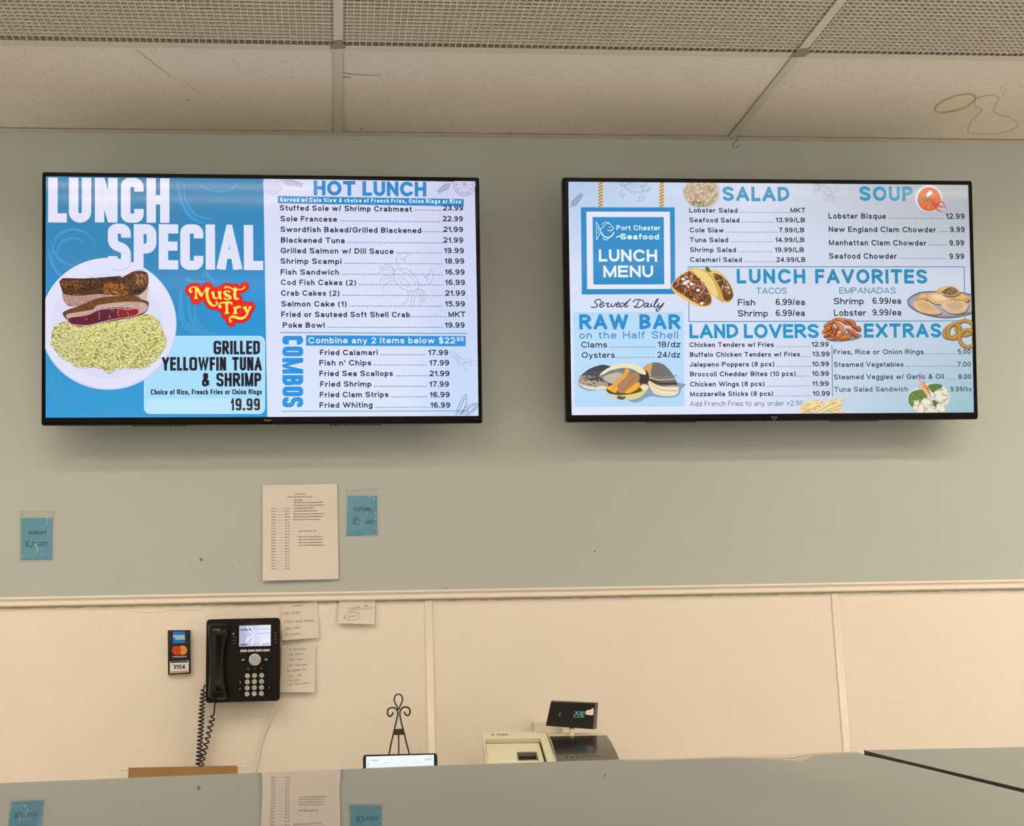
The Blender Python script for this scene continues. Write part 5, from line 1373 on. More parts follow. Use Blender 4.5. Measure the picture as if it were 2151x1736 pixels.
    for i in range(26):
        a = rnd.uniform(.7, 1.2); x = rnd.uniform(1190, 1340); y = 760 + (x - 1190) * .45 + rnd.uniform(-40, 50); l = rnd.uniform(30, 80)
        p0, p1 = V([(x - l * math.cos(a), y - l * math.sin(a)), (x + l * math.cos(a), y + l * math.sin(a))])
        S.stroke([p0, p1], 2.4, rnd.choice([(214, 142, 92), (226, 164, 114), (196, 118, 70), (238, 186, 140)]), 0); S.up(.1)
    S.up()

DL = [(95.1, 369.6), (997.5, 382.3), (1006.1, 875), (95.7, 877.9)]
DR = [(1193.8, 381.8), (2034.2, 388.8), (2045.9, 866.8), (1199.4, 872.9)]
television('left wall-mounted menu television showing the lunch special and hot lunch list', -0.2025, 0.1363, 1.56 + 0.9298, 0.1169, 0.00826, 1.2392, DL, draw_left, (555, 885.2, 569.5, 4.2), (548.5, 895, 577))
television('right wall-mounted menu television showing the salad, soup and favorites menu', 1.2815, 0.1316, 1.56 + 0.9310, 0.1301, -0.00206, 1.2391, DR, draw_right, (1620.5, 879.2, 1633.5, 4.2), (1606, 886, 1638))
# ------------------------------------------------------------------ paper on the wall
M_PRINT = vcmat('printed paper', 0, 0.7)
def wall_sheet(y):
    return Sheet(Vector((0, y, 1.56)), (1, 0, 0), (0, 0, 1), layer=2.5e-5)

def paper_surface(S, corners, colfn, nx=14, ny=18, lift=lambda u, v: 0.0):
    """a sheet of paper whose lower edge stands a little off the wall"""
    tl, tr, br, bl = [S.to2d(*q) for q in corners]
    def pt(u, v):
        x = (tl[0] * (1 - u) + tr[0] * u) * (1 - v) + (bl[0] * (1 - u) + br[0] * u) * v
        z = (tl[1] * (1 - u) + tr[1] * u) * (1 - v) + (bl[1] * (1 - u) + br[1] * u) * v
        return S.o + S.ex * x + S.ez * z + S.n * lift(u, v)
    for i in range(nx):
        for j in range(ny):
            uv = [(i / nx, j / ny), ((i + 1) / nx, j / ny), ((i + 1) / nx, (j + 1) / ny), (i / nx, (j + 1) / ny)]
            S.mb.quad(*[pt(*q) for q in uv], sm=True, col=colfn)
    return pt

class CurvedSheet(Sheet):
    """graphics that follow a gently lifted sheet"""
    lift2 = None
    def w(self, x, z, k=None):
        p = super().w(x, z, k)
        if self.lift2: p = p + self.n * (self.lift2(x, z) + 0.00025)
        return p

def curved(y, corners, lift, col):
    S = CurvedSheet(Vector((0, y, 1.56)), (1, 0, 0), (0, 0, 1), layer=2.5e-5)
    tl, tr, br, bl = [S.to2d(*q) for q in corners]
    paper_surface(S, corners, col, lift=lift)
    def l2(x, z):
        u = (x - (tl[0] + bl[0]) / 2) / ((tr[0] + br[0]) / 2 - (tl[0] + bl[0]) / 2)
        zt_, zb = tl[1] + (tr[1] - tl[1]) * u, bl[1] + (br[1] - bl[1]) * u
        v = (z - zt_) / (zb - zt_)
        return lift(min(1, max(0, u)), min(1, max(0, v)))
    S.lift2 = l2
    return S

WHITE = (0.74, 0.73, 0.725)
INK = (96, 82, 70)
# price sheet
S = curved(-0.0006, [(551.6, 1020.4), (708, 1017.2), (711.4, 1217.2), (552.4, 1221)], lambda u, v: 0.004 + 0.011 * max(0, v - .25) ** 2 * (1 - .35 * u) + 0.0015 * math.sin(u * 3) * v, WHITE)
def ptxt(s, x0, y, x1, cap=3.0, w=0.16): S.text(s, 530 + x0 / 7.17, 1000 + y / 7.17, 530 + x1 / 7.17, cap, INK, w, 0.16)
for s, x0, y, x1 in (('N.Y State Sales Tax', 633, 288, 803), ('ALL HOT Prepared Foods Sales Tax 8.375%', 532, 330, 905), ('Catering Menu', 620, 377, 757), ('3LB Shrimp Platter( Everything Included) $79.95', 627, 416, 1063), ('5LB Shrimp Platter( Everything Included) $139.95', 627, 458, 1075),
                     ('Poached Salmon Fillet $29.99/LB', 623, 500, 930), ('Poached King Salmon Fillet $39.99/LB', 623, 543, 975), ('Whole Poached Salmon $24.99/LB (5/6) Feeds Ten', 623, 587, 1087), ('Whole Poached King Salmon $34.99/LB (5/6) Ten', 623, 630, 1070), ('$8 Decoration Fee For Any Poached Salmon', 623, 672, 1020),
                     ('CLAMS AND OYSTERS 1-DOZ', 695, 846, 968), ('Whole Clams 1.25 Each ( $14) Dozen )', 697, 930, 1057), ('Clams 1/2 shell $1.50/Each ( $18/Dozen )', 697, 974, 1068), ('Whole Oysters $1.95 Each($23/Dozen )', 697, 1018, 1060), ('Oysters 1/2 shell $2.25/Each($24/Dozen)', 697, 1060, 1093)):
    ptxt(s, x0, y, x1, 2.6, 0.2)
for i in range(22):
    y = 505 + i * 43.3
    S.text('$%d.99' % (5 + i), 530 + 290 / 7.17, 1000 + y / 7.17, 530 + 348 / 7.17, 2.6, INK, 0.17, 0.16)
    S.dots(530 + 354 / 7.17, 530 + 496 / 7.17, 1000 + y / 7.17, (150, 134, 116), 1.9, .42)
    S.text('$%d.%02d' % (6 + i, (43 + 7 * i) % 100), 530 + 500 / 7.17, 1000 + (y - 2) / 7.17, 530 + 562 / 7.17, 2.6, INK, 0.17, 0.16)
INKL = alb(INK)
for i, c in enumerate(S.mb.c):
    if c is not None and c is not WHITE: S.mb.c[i] = tuple(min(.8, v / k) for v, k in zip(c, LIGHT_COL))
o = S.mb.build('price_list', M_PRINT, None, recalc=False)
tag(o, 'printed white price list taped to the grey wall, left of the FUTURE card', 'paper')

# handwritten slips
def slip(name, label, corners, lift, lines, y=-0.0006, extra=None, cap=4.6, col=(0.74, 0.72, 0.69)):
    S = curved(y, corners, lift, col)
    for s, x0, yb, x1, yb1 in lines:
        px0, py0, px1, py1 = 570 + x0 / 7.232, 1240 + yb / 7.232, 570 + x1 / 7.232, 1240 + yb1 / 7.232
        # sloping hand: letters one after the other along the line
        n = len(s); 
        a, b_ = S.to2d(px0, py0), S.to2d(px1, py1)
        h = abs(S.to2d(px0, py0 - cap)[1] - a[1])
        L = math.hypot(b_[0] - a[0], b_[1] - a[1])
        ca, sa = (b_[0] - a[0]) / L, (b_[1] - a[1]) / L
        rnd = random.Random(n * 7 + int(x0))
        for q in fit_text(s, L / h, 0.11, 0.10, space=.6):
            j = rnd.uniform(-.03, .03)
            S.poly2([(a[0] + ((x + .22 * z) * ca - (z + j) * sa) * h, a[1] + ((x + .22 * z) * sa + (z + j) * ca) * h) for x, z in q], (0.15, 0.135, 0.12))
    for ln in (extra or []):
        k = len(S.mb.c)
        S.stroke([(570 + x / 7.232, 1240 + yy / 7.232) for x, yy in ln], .7, (150, 130, 110), 5)
        for i in range(k, len(S.mb.c)): S.mb.c[i] = (0.15, 0.135, 0.12)
    o = S.mb.build(name, M_PRINT, None, recalc=False)
    tag(o, label, 'note', 'handwritten slips')
q = lambda *pts: [(570 + x / 7.232, 1240 + y / 7.232) for x, y in pts]
slip('paper_note', 'handwritten order slip tucked under the chair rail, upper one beside the telephone', q((145, 222), (700, 168), (730, 722), (168, 768)), lambda u, v: 0.003 + 0.012 * v * v * (1 - .4 * u),
     [('MAND', 325, 262, 482, 245), ('230 Sole', 168, 378, 430, 352), ('2 Box Large Shrimp', 178, 498, 645, 478), ('1 Box Shrp', 195, 605, 440, 582), ('16 oysters', 210, 692, 440, 676)])
slip('paper_note', 'handwritten list slip, lower one touching the right side of the telephone', q((160, 838), (680, 832), (655, 1548), (130, 1553)), lambda u, v: 0.004 + 0.010 * v * v + .004 * (1 - v) * (1 - u) * 0,
     [('18 flounder', 262, 925, 525, 905), ('4 lbs salmon', 248, 998, 482, 982), ('1-crab cakes', 245, 1075, 482, 1062), ('1 lbs Tuna salad', 240, 1162, 538, 1145), ('1pt manhat clam', 240, 1245, 538, 1215), ('1 lbs L. shp', 235, 1328, 462, 1300), ('1 lbs slaw', 235, 1395, 440, 1375), ('1 lbs Tuna salad', 240, 1455, 570, 1420)], cap=4.2)
slip('paper_note', 'small credit slip with a circled amount, hanging alone under the chair rail', q((1028, 150), (1580, 150), (1562, 522), (1015, 505)), lambda u, v: 0.005 + 0.010 * v * v,
     [('Credit', 1160, 308, 1335, 280), ('76', 1395, 275, 1465, 255), ('$ 91.49', 1090, 440, 1285, 408)],
     extra=[[(1150, 335), (1300, 300), (1460, 285), (1550, 262)], [(1160, 455), (1230, 465), (1310, 440), (1345, 390), (1310, 350), (1220, 342), (1140, 370), (1115, 420), (1160, 455)], [(1405, 212), (1450, 192), (1525, 186)], [(1420, 235), (1470, 250)]])

# ------------------------------------------------------------------ card pouches
M_SLEEVE = bpy.data.materials.new('clear sleeve')
M_SLEEVE.use_nodes = True
nt = M_SLEEVE.node_tree
for nd in list(nt.nodes):
    if nd.type != 'OUTPUT_MATERIAL': nt.nodes.remove(nd)
out = [nd for nd in nt.nodes if nd.type == 'OUTPUT_MATERIAL'][0]
tr = nt.nodes.new('ShaderNodeBsdfTransparent'); tr.inputs[0].default_value = (0.95, 0.96, 0.95, 1)
gl = nt.nodes.new('ShaderNodeBsdfGlossy'); gl.inputs['Roughness'].default_value = 0.11
fr = nt.nodes.new('ShaderNodeFresnel'); fr.inputs['IOR'].default_value = 1.55
mx = nt.nodes.new('ShaderNodeMixShader')
nt.links.new(fr.outputs[0], mx.inputs[0]); nt.links.new(tr.outputs[0], mx.inputs[1]); nt.links.new(gl.outputs[0], mx.inputs[2]); nt.links.new(mx.outputs[0], out.inputs[0])

def logo_small(S, x0, y0, x1, y1, c):
    """the shop's fish mark: tail, ring of the body, head"""
    w_, h_ = x1 - x0, y1 - y0
    F = lambda pts: [(x0 + a * w_, y0 + b_ * h_) for a, b_ in pts]
    for ln, wd in (([(0, .02), (.02, .98)], 1.1), ([(.0, .05), (.22, .5), (.04, .95)], 1.1), ([(.22, .5), (.4, .14), (.66, .05), (.98, .34)], 1.4), ([(.98, .34), (.86, .5), (.66, .5)], 1.2), ([(.28, .62), (.45, .92), (.74, .94), (.98, .6)], 1.8), ([(.36, .12), (.5, 0), (.68, .03)], 1.0)):
        S.stroke(F(ln), wd, c, 5)

def pouch(label, sleeve, card, word, wpx, logo, ltxt, seed, folds):
    t = None
    S = wall_sheet(-0.0012)
    p0 = S.to2d(*sleeve[3]); 
    cx_ = (sleeve[0][0] + sleeve[1][0]) / 2
    base = P(cx_, max(sleeve[2][1], sleeve[3][1]), 0)
    t = thing('card_pouch', label, 'card pouch', (base.x, 0, base.z), 'card pouches on the wall')
    k = len(S.mb.c)
    S.poly(card, (255, 255, 255)); S.up()
    S.text(word, wpx[0], wpx[1], wpx[2], wpx[3], (20, 40, 50), 0.19, 0.12)
    logo_small(S, *logo, (20, 44, 56))
    S.text('Port Chester', *ltxt[0], (20, 44, 56), 0.2, 0.12); S.text('Seafood', *ltxt[1], (20, 44, 56), 0.24, 0.12)
    for i in range(len(S.mb.c)): S.mb.c[i] = (0.024, 0.055, 0.075)
    S.mb.c[0] = (0.10, 0.365, 0.60)
    S.mb.build('card', M_PRINT, t, recalc=False)
    # crumpled clear sleeve in front of the card, welded rim
    S2 = wall_sheet(-0.0018)
    rnd = random.Random(seed)
    waves = [(rnd.uniform(3, 13), rnd.uniform(3, 13), rnd.uniform(0, 6), rnd.uniform(.2, 1)) for _ in range(9)]
    rid = [smooth(r_, 8) for r_ in folds]
    def lift(u, v):
        e = min(1, 7 * u, 7 * (1 - u), 7 * v, 7 * (1 - v))
        h = sum(a * math.sin(fx * u + fy * v + ph) for fx, fy, ph, a in waves) / 9
        g = 0.0
        for r_ in rid:
            d = min(((u - a) * .7) ** 2 + (v - b_) ** 2 for a, b_ in r_)
            g = max(g, math.exp(-d / (2 * 0.020 ** 2)))
        return 0.0012 + e * max(0, 0.0016 + 0.0032 * h + 0.0034 * g)
    paper_surface(S2, sleeve, None, 60, 80, lift)
    for i in range(len(S2.mb.c)): S2.mb.c[i] = None
    S2.mb.build('clear_sleeve', M_SLEEVE, t, recalc=False, weld=True)
    w = MB()
    pts = [P(x, y, -0.0026) for x, y in sleeve]
    w.tube(pts, 0.0005, 5, closed=True)
    w.build('sleeve_rim', mat('clear vinyl rim', (0.74, 0.70, 0.6), 0.15), t)
    return t
K = lambda s, ox, oy: (lambda pts: [(ox + x / s, oy + y / s) for x, y in pts])
k1 = K(6.943, 0, 980)
pouch('blue SUNDAY card in a clear plastic pouch on the wall, far left', k1([(285, 650), (785, 640), (790, 1370), (285, 1390)]), k1([(308, 755), (768, 752), (760, 1358), (304, 1366)]), 'SUNDAY', (59.8, 1123.5, 97.2, 7.4), (54.5, 1136.5, 70.5, 1149.5), ((72.5, 1142.3, 100.5, 4.0), (77.5, 1147.5, 97.5, 4.0)), 3, [[(.36, .62), (.5, .66), (.57, .78), (.5, .88), (.38, .92)], [(.04, .91), (.2, .92), (.3, .93)], [(.6, .9), (.66, .91)], [(.84, .18), (.9, .25), (.82, .28)]])
k2 = K(7.17, 530, 1000)
pouch('blue FUTURE card in a clear plastic pouch, right of the white price list', k2([(1405, 215), (1880, 180), (1905, 905), (1412, 912)]), k2([(1438, 298), (1880, 300), (1880, 890), (1422, 905)]), 'FUTURE', (743.8, 1074.2, 781, 7.8), (741.8, 1088.7, 756.6, 1102.8), ((758.3, 1096.6, 785.3, 4.6), (761.5, 1101.2, 782.5, 4.4)), 8, [[(.68, .14), (.76, .27), (.86, .28), (.94, .2)], [(.78, .38), (.74, .5), (.88, .52), (.9, .58), (.7, .56)], [(.2, .8), (.26, .88)], [(.86, .9), (.92, .86)], [(.9, .66), (.95, .74)]])

# ------------------------------------------------------------------ payment card sign
M_BLK = mat('black print', (0.012, 0.012, 0.013), 0.35)
k3 = K(7.548, 330, 1270)
c4 = k3([(168, 412), (527, 408), (532, 1100), (174, 1118)])
base = P(*c4[3], 0)
t = thing('payment_sign', 'small black sign of accepted payment cards on the cream wall, left of the telephone', 'sign', (base.x + .03, 0, base.z))
w = MB()
DY = -0.0135
fr_ = [P(x, y, DY) for x, y in c4]
w.hexa([P(*c4[3], 0), P(*c4[2], 0), P(*c4[2], DY), P(*c4[3], DY), P(*c4[0], 0), P(*c4[1], 0), P(*c4[1], DY), P(*c4[0], DY)])
w.build('sign_block', [mat('sign foam core', (0.60, 0.55, 0.36), 0.6)], t)
S = wall_sheet(DY - 0.0002)
S.poly(c4, (20, 20, 20)); S.up()
S.stroke(k3([(175, 628), (530, 618)]), .5, (60, 52, 44), 0)
S.poly(k3([(250, 432), (440, 430), (442, 612), (252, 620)]), (8, 108, 182)); S.up()
for s, x0, y, x1 in (('AMERICAN', 258, 522, 440), ('EXPRESS', 292, 556, 442)):
    S.poly(k3([(x0 - 4, y - 32), (x1, y - 34), (x1, y + 4), (x0 - 4, y + 6)]), (190, 206, 214)); S.up()
    a = k3([(x0, y), (x1 - 4, y)])
    S.text(s, a[0][0], a[0][1], a[1][0], 3.4, (60, 120, 170), 0.14, 0.1)
S.ell(330 + 308 / 7.548, 1270 + 732 / 7.548, 74 / 7.548, 74 / 7.548, (206, 52, 20)); S.up(); S.ell(330 + 404 / 7.548, 1270 + 728 / 7.548, 74 / 7.548, 74 / 7.548, (228, 134, 32)); S.up()
lens = []
for s in (1, -1):
    for i in range(13):
        a = math.radians(-49 + 98 * i / 12)
        lens.append((330 + ((308 if s > 0 else 404) + s * 74 * math.cos(a)) / 7.548, 1270 + ((732 if s > 0 else 728) + s * 74 * math.sin(a)) / 7.548))
S.poly(lens, (190, 60, 16)); S.up()
S.text('mastercard', 330 + 246 / 7.548, 1270 + 846 / 7.548, 330 + 470 / 7.548, 4.6, (206, 198, 188), 0.15, 0.1)
S.poly(k3([(202, 908), (504, 890), (502, 1080), (202, 1098)]), (222, 206, 184)); S.up()
S.poly(k3([(214, 910), (492, 896), (492, 918), (214, 932)]), (30, 30, 36)); S.poly(k3([(212, 1068), (492, 1050), (492, 1078), (212, 1094)]), (206, 128, 66))
a = k3([(258, 1030), (438, 1022)])
S.text('VISA', a[0][0], a[0][1], a[1][0], 9.2, (38, 40, 62), 0.21, 0.1, slant=.22)
S.poly(k3([(240, 962), (285, 958), (292, 985), (268, 968)]), (38, 40, 62))
for i, c in enumerate(S.mb.c): S.mb.c[i] = tuple(min(.85, v / k / .95) for v, k in zip(c, LIGHT_COL))
S.mb.build('printed_face', vcmat('glossy print', 0, 0.25), t, recalc=False)

# ------------------------------------------------------------------ wall telephone
M_PH = mat('phone black plastic', (0.0065, 0.0065, 0.0065), 0.38, spec=0.22)
M_PH2 = mat('phone glossy black', (0.005, 0.005, 0.005), 0.22, spec=0.3)
M_KEY = mat('phone key grey', (0.52, 0.56, 0.58), 0.4)
M_KEYP = vcmat('key print', 0, 0.5)
kp = K(8.268, 400, 1280)
FY = -0.058
def F3(pts, y=FY): return [P(x, y_, y) for x, y_ in kp(pts)]
base = P(510, 1475, 0)
PH = thing('telephone', 'black office telephone mounted on the cream wall below the chair rail', 'telephone', (base.x, 0, base.z))
def rquad(c, r, n=6):
    """rounded quadrilateral in picture units"""
    tl, tr, br, bl = c; out = []
    for p, a, b_ in ((tl, bl, tr), (tr, tl, br), (br, tr, bl), (bl, br, tl)):
        la, lb = math.dist(p, a), math.dist(p, b_)
        p0 = [p[i] + (a[i] - p[i]) * r / la for i in (0, 1)]; p1 = [p[i] + (b_[i] - p[i]) * r / lb for i in (0, 1)]
        for k in range(n + 1):
            u = k / n
            out.append(tuple((1 - u) ** 2 * p0[i] + 2 * u * (1 - u) * p[i] + u * u * p1[i] for i in (0, 1)))
    return out
BODY = [(278, 180), (1561, 150), (1553, 1594), (262, 1634)]
def shrink(c, d):
    mx_, my_ = sum(p[0] for p in c) / 4, sum(p[1] for p in c) / 4
    return [(x - math.copysign(d, x - mx_), y - math.copysign(d, y - my_)) for x, y in c]
w = MB()
def pring(c, r, y, d=0): return [P(x, q_, y) for x, q_ in kp(rquad(shrink(c, d), r))]
w.loft([pring(BODY, 60, -0.030, 60), pring(BODY, 72, -0.040, 8), pring(BODY, 72, -0.048, 0), pring(BODY, 70, -0.055, 2), pring(BODY, 66, FY, 10)], True, True, True, 0, True)
w.build('body', M_PH, PH)
w = MB()
a, b_ = P(460, 1330, 0), P(560, 1450, 0)
w.hexa([(a.x, -0.0005, b_.z), (b_.x, -0.0005, b_.z), (b_.x, -0.031, b_.z), (a.x, -0.031, b_.z), (a.x, -0.0005, a.z), (b_.x, -0.0005, a.z), (b_.x, -0.031, a.z), (a.x, -0.031, a.z)])
w.build('wall_mount', M_PH, PH)
# handset: lofted along its length, wider ear and mouth pieces
def hs(yrow, xl, xr, y0, y1, bulge):
    """one cross-section: flat against the cradle, domed to the front"""
    out = []
    for k in range(17):
        a = math.pi * k / 16
        x = (xl + xr) / 2 - (xr - xl) / 2 * math.cos(a)
        d = y0 + (y1 - y0) * (max(0.0, math.sin(a)) ** bulge)
        out.append(P(400 + x / 8.268, 1280 + yrow / 8.268, d))
    return out
w = MB()
HS = [(232, 430, 560, -0.056, -0.060, .6), (245, 360, 625, -0.056, -0.070, .5), (270, 325, 655, -0.056, -0.082, .45), (330, 305, 665, -0.056, -0.092, .45), (420, 308, 660, -0.056, -0.097, .45), (520, 322, 640, -0.058, -0.096, .5), (650, 332, 612, -0.066, -0.094, .55),
      (850, 335, 590, -0.070, -0.093, .6), (1050, 330, 588, -0.070, -0.093, .6), (1220, 322, 602, -0.066, -0.094, .55), (1350, 312, 628, -0.058, -0.096, .5), (1450, 306, 650, -0.056, -0.093, .45), (1530, 318, 650, -0.056, -0.082, .45), (1570, 345, 622, -0.056, -0.070, .5), (1588, 420, 550, -0.056, -0.060, .6)]
rows = smooth(HS, 4)
w.loft([hs(*r) for r in rows], True, True, True, 0, True)
hset = w.build('handset', M_PH2, PH)
w = MB()
lp = smooth([(395, 330), (480, 292), (560, 310), (596, 380), (590, 520), (572, 650), (560, 800), (562, 1000), (572, 1180), (560, 1210), (350, 1210), (345, 900), (350, 620), (352, 430)], 4, True)
def face_y(x, yr):
    for a, b_ in zip(rows, rows[1:]):
        if a[0] <= yr <= b_[0]:
            t_ = (yr - a[0]) / ((b_[0] - a[0]) or 1); r = [p + (q_ - p) * t_ for p, q_ in zip(a, b_)]
            c = ((r[1] + r[2]) / 2 - x) / ((r[2] - r[1]) / 2); c = max(-1, min(1, c))
            return r[3] + (r[4] - r[3]) * (math.sin(math.acos(c)) ** r[5])
    return -0.09
w.quad(*[P(400 + x / 8.268, 1280 + y / 8.268, face_y(x, y) - 0.0006) for x, y in lp])
w.build('grip_inlay', mat('matte grip', (0.016, 0.0155, 0.015), 0.6, spec=0.25), hset)
# screen
S = Sheet(Vector((0, FY - 0.0012, 1.56)), (1, 0, 0), (0, 0, 1))
sc4 = kp([(848, 290), (1396, 274), (1393, 638), (846, 654)])
S.grad(sc4, 4, 4, lambda u, v: lerp((176, 178, 214), (226, 230, 250), min(1, u * 1.3))); S.up()
S.poly(kp([(868, 348), (1050, 340), (1050, 372), (868, 380)]), (112, 114, 142)); S.poly(kp([(868, 606), (985, 602), (985, 632), (868, 636)]), (96, 98, 122)); S.poly(kp([(1010, 604), (1370, 594), (1370, 622), (1010, 632)]), (186, 188, 212)); S.up()
for yy in (400, 440, 480, 520, 560): S.stroke(kp([(872, yy + 4), (930, yy + 2)]), .7, (130, 132, 172), 0)
S.stroke(kp([(938, 425), (938, 590)]), .6, (130, 132, 170), 0); S.stroke(kp([(1100, 352), (1385, 342)]), 1.2, (178, 182, 206), 0); S.stroke(kp([(1130, 430), (1385, 410)]), 1.4, (176, 180, 208), 0)
for ln, wd in (([(985, 290), (1000, 350), (1050, 410), (1120, 460)], 2.0), ([(1040, 290), (1130, 420), (1240, 500), (1350, 530)], 1.6), ([(960, 580), (1020, 500), (1090, 470)], 3.0), ([(1060, 620), (1090, 540), (1100, 480)], 3.4), ([(1200, 640), (1280, 560), (1390, 540)], 2.6)):
    S.stroke(kp(ln), wd, (236, 240, 255), 5)  # glare on the glass, drawn as pale strokes in the picture
S.mb.build('screen', M_SCREEN, PH, recalc=False)
w = MB()
fr4 = [(826, 268), (1418, 251), (1415, 660), (824, 677)]
for i in range(4):
    o_ = [fr4[i], fr4[(i + 1) % 4]]
    i4 = [(848, 290), (1396, 274), (1393, 638), (846, 654)]
    w.quad(*F3(o_, FY - .0004), *F3([i4[(i + 1) % 4], i4[i]], FY - .001))
w.build('screen_frame', M_PH2, PH, recalc=False)
# maker's mark
S = Sheet(Vector((0, FY - 0.0006, 1.56)), (1, 0, 0), (0, 0, 1))
a = kp([(1040, 252), (1195, 248)])
S.text('AVAYA', a[0][0], a[0][1], a[1][0], 3.6, (150, 24, 26), 0.16, 0.12)
for i in range(len(S.mb.c)): S.mb.c[i] = (0.20, 0.012, 0.012)
S.mb.build('logo', M_KEYP, PH, recalc=False)
# keys
def slab_key(name, c, r, depth, m_, parent=PH, marks=None):
    w = MB()
    q0, q1 = kp(rquad(c, r)), kp(rquad(shrink(c, 4), r))
    w.loft([[P(x, y, FY + .001) for x, y in q0], [P(x, y, FY - depth * .7) for x, y in q0], [P(x, y, FY - depth) for x, y in q1]], True, False, True, 0, False)
    o = w.build(name, m_, parent)
    if marks:
        S = Sheet(Vector((0, FY - depth - 0.0002, 1.56)), (1, 0, 0), (0, 0, 1))
        marks(S)
        for i, c_ in enumerate(S.mb.c): S.mb.c[i] = tuple(min(.8, v / k / .95) for v, k in zip(c_, LIGHT_COL))
        S.mb.build('key_print', M_KEYP, o, recalc=False)
    return o
for i in range(4):
    x = 863 + i * 131.5; y = -i * 3.6
    slab_key('soft_key', [(x, 708 + y), (x + 121, 704.5 + y), (x + 121, 748 + y), (x, 752 + y)], 10, 0.003, M_KEY)
def disc(cx_, cy_, r): return [(cx_ - r, cy_ - r), (cx_ + r, cy_ - r), (cx_ + r, cy_ + r), (cx_ - r, cy_ + r)]
def round_key(name, cx_, cy_, r, depth, m_, marks=None, inner=None):
    w = MB()
    def rg(rr, y): return [P(400 + (cx_ + rr * math.cos(a)) / 8.268, 1280 + (cy_ + rr * math.sin(a)) / 8.268, y) for a in (2 * math.pi * k / 28 for k in range(28))]
    w.loft([rg(r, FY + .001), rg(r, FY - depth * .6), rg(r - 3, FY - depth * .9), rg(r * .8, FY - depth)], True, False, True, 0, True)
    o = w.build(name, m_, PH)
    if marks:
        S = Sheet(Vector((0, FY - depth - 0.0002, 1.56)), (1, 0, 0), (0, 0, 1))
        marks(S)
        for i, c_ in enumerate(S.mb.c): S.mb.c[i] = tuple(min(.8, v / k / .95) for v, k in zip(c_, LIGHT_COL))
        S.mb.build('key_print', M_KEYP, o, recalc=False)
    return o
px = lambda x: 400 + x / 8.268
py = lambda y: 1280 + y / 8.268
def navm(S):
    c = (78, 70, 62)
    S.stroke([(px(1119 + 52 * math.cos(a)), py(880 + 52 * math.sin(a))) for a in [k * .3927 for k in range(16)]], .7, c, 2, True)
    for a in (45, 135, 225, 315):
        ca, sa = math.cos(math.radians(a)), math.sin(math.radians(a))
        S.stroke([(px(1119 + 52 * ca), py(880 + 52 * sa)), (px(1119 + 100 * ca), py(880 + 100 * sa))], .6, c, 0)
    S.text('OK', px(1096), py(890), px(1142), 2.8, c, 0.24, 0.14)
    for x, y in ((1119, 806), (1119, 954), (1045, 882), (1190, 878)): S.ell(px(x), py(y), .9, .9, c, n=8)
round_key('navigation_pad', 1119, 880, 106, 0.004, M_KEY, navm)
round_key('message_key', 914, 885, 50, 0.003, M_PH2, lambda S: (S.poly([(px(888), py(872)), (px(940), py(866)), (px(940), py(896)), (px(888), py(902))], (150, 142, 132)), S.up(), S.stroke([(px(888), py(872)), (px(914), py(888)), (px(940), py(866))], .5, (60, 56, 50), 0)))
round_key('contacts_key', 1318, 875, 50, 0.003, M_PH2, lambda S: (S.poly([(px(1292), py(862)), (px(1314), py(860)), (px(1314), py(896)), (px(1292), py(894))], (140, 134, 126)), S.poly([(px(1320), py(860)), (px(1342), py(860)), (px(1342), py(894)), (px(1320), py(896))], (140, 134, 126))))
for i, s in enumerate(('HOME', 'A', 'TEL')):
    x = 955 + i * 110
    slab_key('menu_key', [(x, 1016 - i * 2), (x + 106, 1014 - i * 2), (x + 106, 1060 - i * 2), (x, 1063 - i * 2)], 8, 0.0022, M_PH2, PH, (lambda s, x, i: lambda S: S.text(s, px(x + 32), py(1050 - i * 2), px(x + 76), 2.8, (120, 114, 106), 0.16, 0.14))(s, x, i))
KEYS = ['1', '2', '3', '4', '5', '6', '7', '8', '9', '*', '0', '#']
SUB = ['', 'ABC', 'DEF', 'GHI', 'JKL', 'MNO', 'PQRS', 'TUV', 'WXYZ', '', '', '']
for r in range(4):
    for c in range(3):
        i = r * 3 + c
        cx_ = 990 + c * 124 - r * 2; cy_ = 1162 - c * 4.5 + r * 105
        def mk(S, i=i, cx_=cx_, cy_=cy_):
            S.text(KEYS[i], px(cx_ - (6 if KEYS[i] == '1' else 9)), py(cy_ + (24 if SUB[i] else 12)), px(cx_ + (6 if KEYS[i] == '1' else 9)), 3.4, (70, 60, 54), 0.2, 0.1)
            if SUB[i]: S.text(SUB[i], px(cx_ - 22), py(cy_ - 10), px(cx_ + 22), 1.7, (96, 88, 80), 0.18, 0.14)
        round_key('dial_key', cx_, cy_, 43, 0.0035, M_KEY, mk)
slab_key('speaker_key', [(820, 1232), (895, 1230), (895, 1310), (820, 1312)], 12, 0.0025, M_PH2, PH, lambda S: S.stroke([(px(838), py(1262)), (px(860), py(1256)), (px(878), py(1272)), (px(868), py(1296)), (px(852), py(1290))], .9, (150, 142, 132), 4))
slab_key('mute_key', [(818, 1342), (895, 1340), (895, 1420), (818, 1422)], 12, 0.0025, M_PH2, PH, lambda S: (S.stroke([(px(842), py(1396)), (px(872), py(1368))], .9, (150, 142, 132), 0), S.stroke([(px(866), py(1366)), (px(866), py(1400))], .9, (150, 142, 132), 0)))
slab_key('volume_key', [(1328, 1112), (1410, 1110), (1408, 1294), (1326, 1296)], 12, 0.0025, M_PH2, PH, lambda S: (S.text('+', px(1360), py(1154), px(1376), 2, (130, 124, 116), .2), S.ell(px(1370), py(1206), .9, .7, (150, 142, 132), n=8), S.text('-', px(1360), py(1276), px(1376), 2, (130, 124, 116), .2)))
